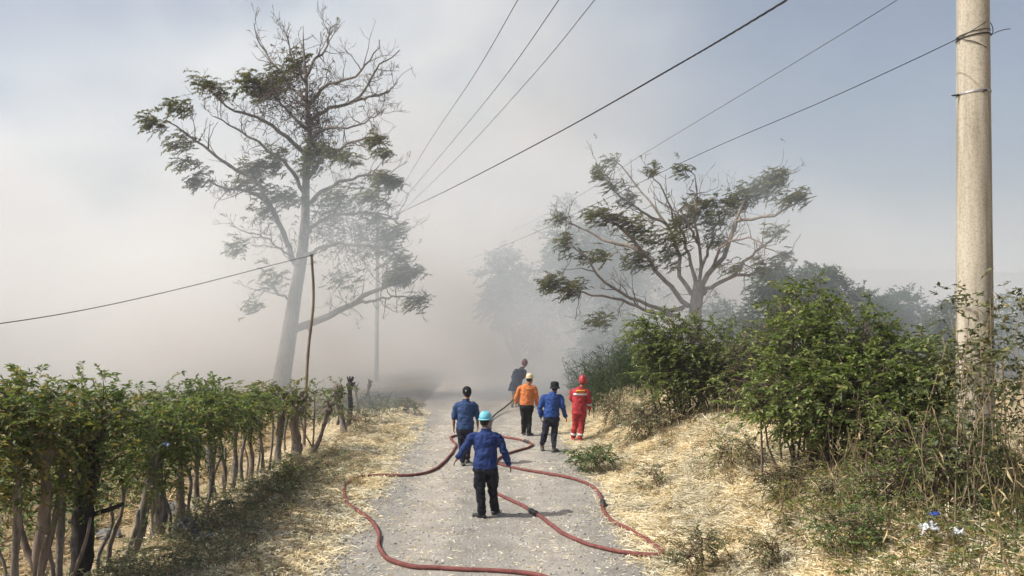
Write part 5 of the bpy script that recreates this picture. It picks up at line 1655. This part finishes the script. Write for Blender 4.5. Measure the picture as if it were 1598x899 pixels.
# individual weeds and low shrubs
for px, py, w, h, lab, leaf, sd, cnt in [
    (927, 738, 70, 30, 'cut heap of fresh green leaves lying on the road edge', M_LEAF_FRESH, 201, 130),
    (1000, 690, 70, 74, 'olive leafy weed at the road edge behind the cut green leaves', M_LEAF_WEED, 202, 150),
    (1030, 672, 60, 46, 'olive weed on the bank below the rounded bush', M_LEAF_WEED, 203, 100),
    (960, 668, 40, 56, 'grey green weed beside the red suited firefighter', M_LEAF_WEED, 204, 90),
    (1135, 740, 50, 66, 'sparse dark green shrub in the middle of the straw bank', M_LEAF_HEDGE, 205, 60),
    (1172, 735, 40, 50, 'thin olive weed right of the sparse dark shrub', M_LEAF_WEED, 206, 46),
    (1230, 782, 90, 56, 'half dead dark shrub on the straw under the largest bush', M_LEAF_STALK, 207, 110),
    (1020, 768, 46, 26, 'tiny grey weed amid the bright straw', M_LEAF_WEED, 208, 26),
    (1090, 905, 80, 66, 'dark leafy weed at the bottom edge beside the hose loop', M_LEAF_STALK, 209, 80),
    (1205, 895, 50, 40, 'small withered weed in straw near the bottom edge', M_LEAF_STALK, 210, 30),
    (1330, 870, 110, 70, 'spreading green weed at the bottom of the bank', M_LEAF_FRESH, 211, 110),
    (1300, 800, 60, 50, 'yellowish weed below the largest bush', M_LEAF_WEED, 212, 60),
    (640, 648, 30, 20, 'small dark green bush at the smoky left edge of the road', M_LEAF_FAR, 213, 60),
    (448, 770, 30, 50, 'green sprig at the foot of the stout pale pollard', M_LEAF_HEDGE, 214, 36),
    (560, 672, 60, 30, 'low scorched weed beside the smoky fence posts', M_LEAF_STALK, 215, 50)]:
    g = ground(px, py)
    s = g[1] / FPX
    c = g + np.array((0, .1, h * s * .5))
    bush('weed_shrub', lab, g, [(c, (w * s * .5, w * s * .35, h * s * .5), 1.0)], sd, cnt, leaf, (.18, 9, .055, .022) if g[1] < 13 else (.22, 9, .075, .03), 5, .008, WIND * .4, 'weed', stem_mat=M_TWIG_DRY)

# gravel stones
t_ = (1 + 5 ** .5) / 2
ICO = nrm(np.array([(-1, t_, 0), (1, t_, 0), (-1, -t_, 0), (1, -t_, 0), (0, -1, t_), (0, 1, t_), (0, -1, -t_), (0, 1, -t_), (t_, 0, -1), (t_, 0, 1), (-t_, 0, -1), (-t_, 0, 1)], float))
ICF = np.array([(0, 11, 5), (0, 5, 1), (0, 1, 7), (0, 7, 10), (0, 10, 11), (1, 5, 9), (5, 11, 4), (11, 10, 2), (10, 7, 6), (7, 1, 8), (3, 9, 4), (3, 4, 2), (3, 2, 6), (3, 6, 8), (3, 8, 9), (4, 9, 5), (2, 4, 11), (6, 2, 10), (8, 6, 7), (9, 8, 1)])
n = 12000
Y = 8.6 + 15 * rng.rand(n) ** 1.5
l_, r_ = road_edges(Y)
X = l_ + (r_ - l_) * rng.rand(n)
sz = .004 + .022 * rng.rand(n) ** 4
V = ICO[None] * sz[:, None, None] * rng.uniform(.6, 1.3, (n, 1, 3)) * rng.uniform(.8, 1.2, (n, 12, 1)) * np.array((1, 1, .7))
V = V + np.stack([X, Y, hgt(X, Y) + .016 + sz * .15], -1)[:, None]
F = (np.arange(n)[:, None, None] * 12 + ICF[None]).reshape(-1, 3)
tag(MB().add(V.reshape(-1, 3), F).build('gravel', M_STONE, smooth=False), 'loose grey stones scattered over the road', 'gravel', kind='stuff')


def rock(label, px, py, size, seed, mat=None, flat=.6, tilt=0):
    g = ground(px, py)
    rg = rs(seed)
    V = []; us = np.linspace(0, np.pi, 9); vs = np.linspace(0, 2 * np.pi, 14, endpoint=False)
    for u in us:
        for v in vs:
            d = np.array((math.sin(u) * math.cos(v), math.sin(u) * math.sin(v), math.cos(u)))
            V.append(d * (1 + .35 * noise.noise(Vector(d * 1.6) + Vector((seed, 0, 0))) + .12 * noise.noise(Vector(d * 4) + Vector((0, seed, 0)))))
    V = np.array(V) * np.array(size) * np.array((1, 1, flat))
    i = np.arange(9 * 14).reshape(9, 14)
    Q = np.stack([i[:-1], np.roll(i[:-1], -1, 1), np.roll(i[1:], -1, 1), i[1:]], -1).reshape(-1, 4)[:, ::-1]
    V[:, 2] += np.tan(tilt) * V[:, 0]
    o = MB().add(V + g + np.array((0, 0, size[2] * .25)), Q).build('rock', mat or M_ROCK, base=g, smooth=False)
    return tag(o, label, 'rock')


rock('flat dark stone slab lying on the straw near the bottom', 1234, 826, (.10, .06, .05), 3, tilt=.35)
rock('small dark clod in the bright straw', 1009, 772, (.05, .05, .05), 4)
rock('grey boulder below the dense hedge', 288, 838, (.18, .15, .22), 5, flat=1.0)
rock('low grey stone right of the hedge boulder', 318, 842, (.16, .12, .10), 6)
rock('pale boulder behind the twin stemmed fence tree', 272, 800, (.22, .2, .2), 7)
rock('pale stone in the field left of the leaning stick', 168, 838, (.2, .15, .14), 8)
rock('light stone on the left road verge near the smoke', 645, 672, (.16, .12, .10), 9)
rock('stone among the verge straw left of the walking man', 614, 684, (.10, .08, .07), 10)
rock('charred clump at the foot of the fence stems', 352, 790, (.16, .12, .12), 11, M_BARK_DARK)
rock('blackened clod by the forked grey pollard', 510, 716, (.14, .10, .09), 12, M_BARK_DARK)


# crumpled plastic
def crumple(name, label, g, size, seed, mat, cat, fold=.55):
    rg = rs(seed); n_ = 13
    u, v = np.meshgrid(np.linspace(-1, 1, n_), np.linspace(-1, 1, n_))
    zz = (1 - .7 * (u ** 2 + v ** 2) / 2) * 1.0
    k = np.array([[noise.noise((a * 2.3 + seed, b * 2.3, 0)) for a, b in zip(r1, r2)] for r1, r2 in zip(u, v)])
    k2 = np.array([[noise.noise((a * 6 + seed, b * 6, 3)) for a, b in zip(r1, r2)] for r1, r2 in zip(u, v)])
    V = np.stack([u + .35 * k + .1 * k2, v * .8 + .3 * k2, zz * .7 + fold * k + .25 * k2], -1).reshape(-1, 3) * np.array(size)
    i = np.arange(n_ * n_).reshape(n_, n_)
    Q = np.stack([i[:-1, :-1], i[:-1, 1:], i[1:, 1:], i[1:, :-1]], -1).reshape(-1, 4)
    o = MB().add(V + g, Q).build(name, mat, base=g)
    md = o.modifiers.new('thick', 'SOLIDIFY'); md.thickness = .004
    return tag(o, label, cat)


M_BAG = mat_plain('white_plastic', (.60, .61, .63), .2, 9, .4, .4, bmp=.3)
M_BAGB = mat_plain('blue_plastic', (.03, .06, .28), .2, 5, .35, .5, bmp=.3)
g = at(1449, 832, 7.7)
crumple('plastic_bag', 'crumpled white plastic bag caught under the straggly bush', g, (.085, .08, .13), 3, M_BAG, 'bag')
crumple('plastic_scrap', 'blue plastic scrap touching the white plastic bag', at(1458, 806, 7.65), (.05, .04, .05), 5, M_BAGB, 'plastic')
crumple('plastic_scrap', 'white plastic scrap right of the crumpled bag', at(1494, 838, 7.6), (.06, .05, .10), 7, M_BAG, 'plastic')
crumple('plastic_scrap', 'small blue and white plastic shred hanging in the hedge', at(258, 697, 10.2), (.05, .03, .06), 9, mat_plain('pale_blue_plastic', (.25, .36, .62), .3, 20, .4, .5), 'plastic')
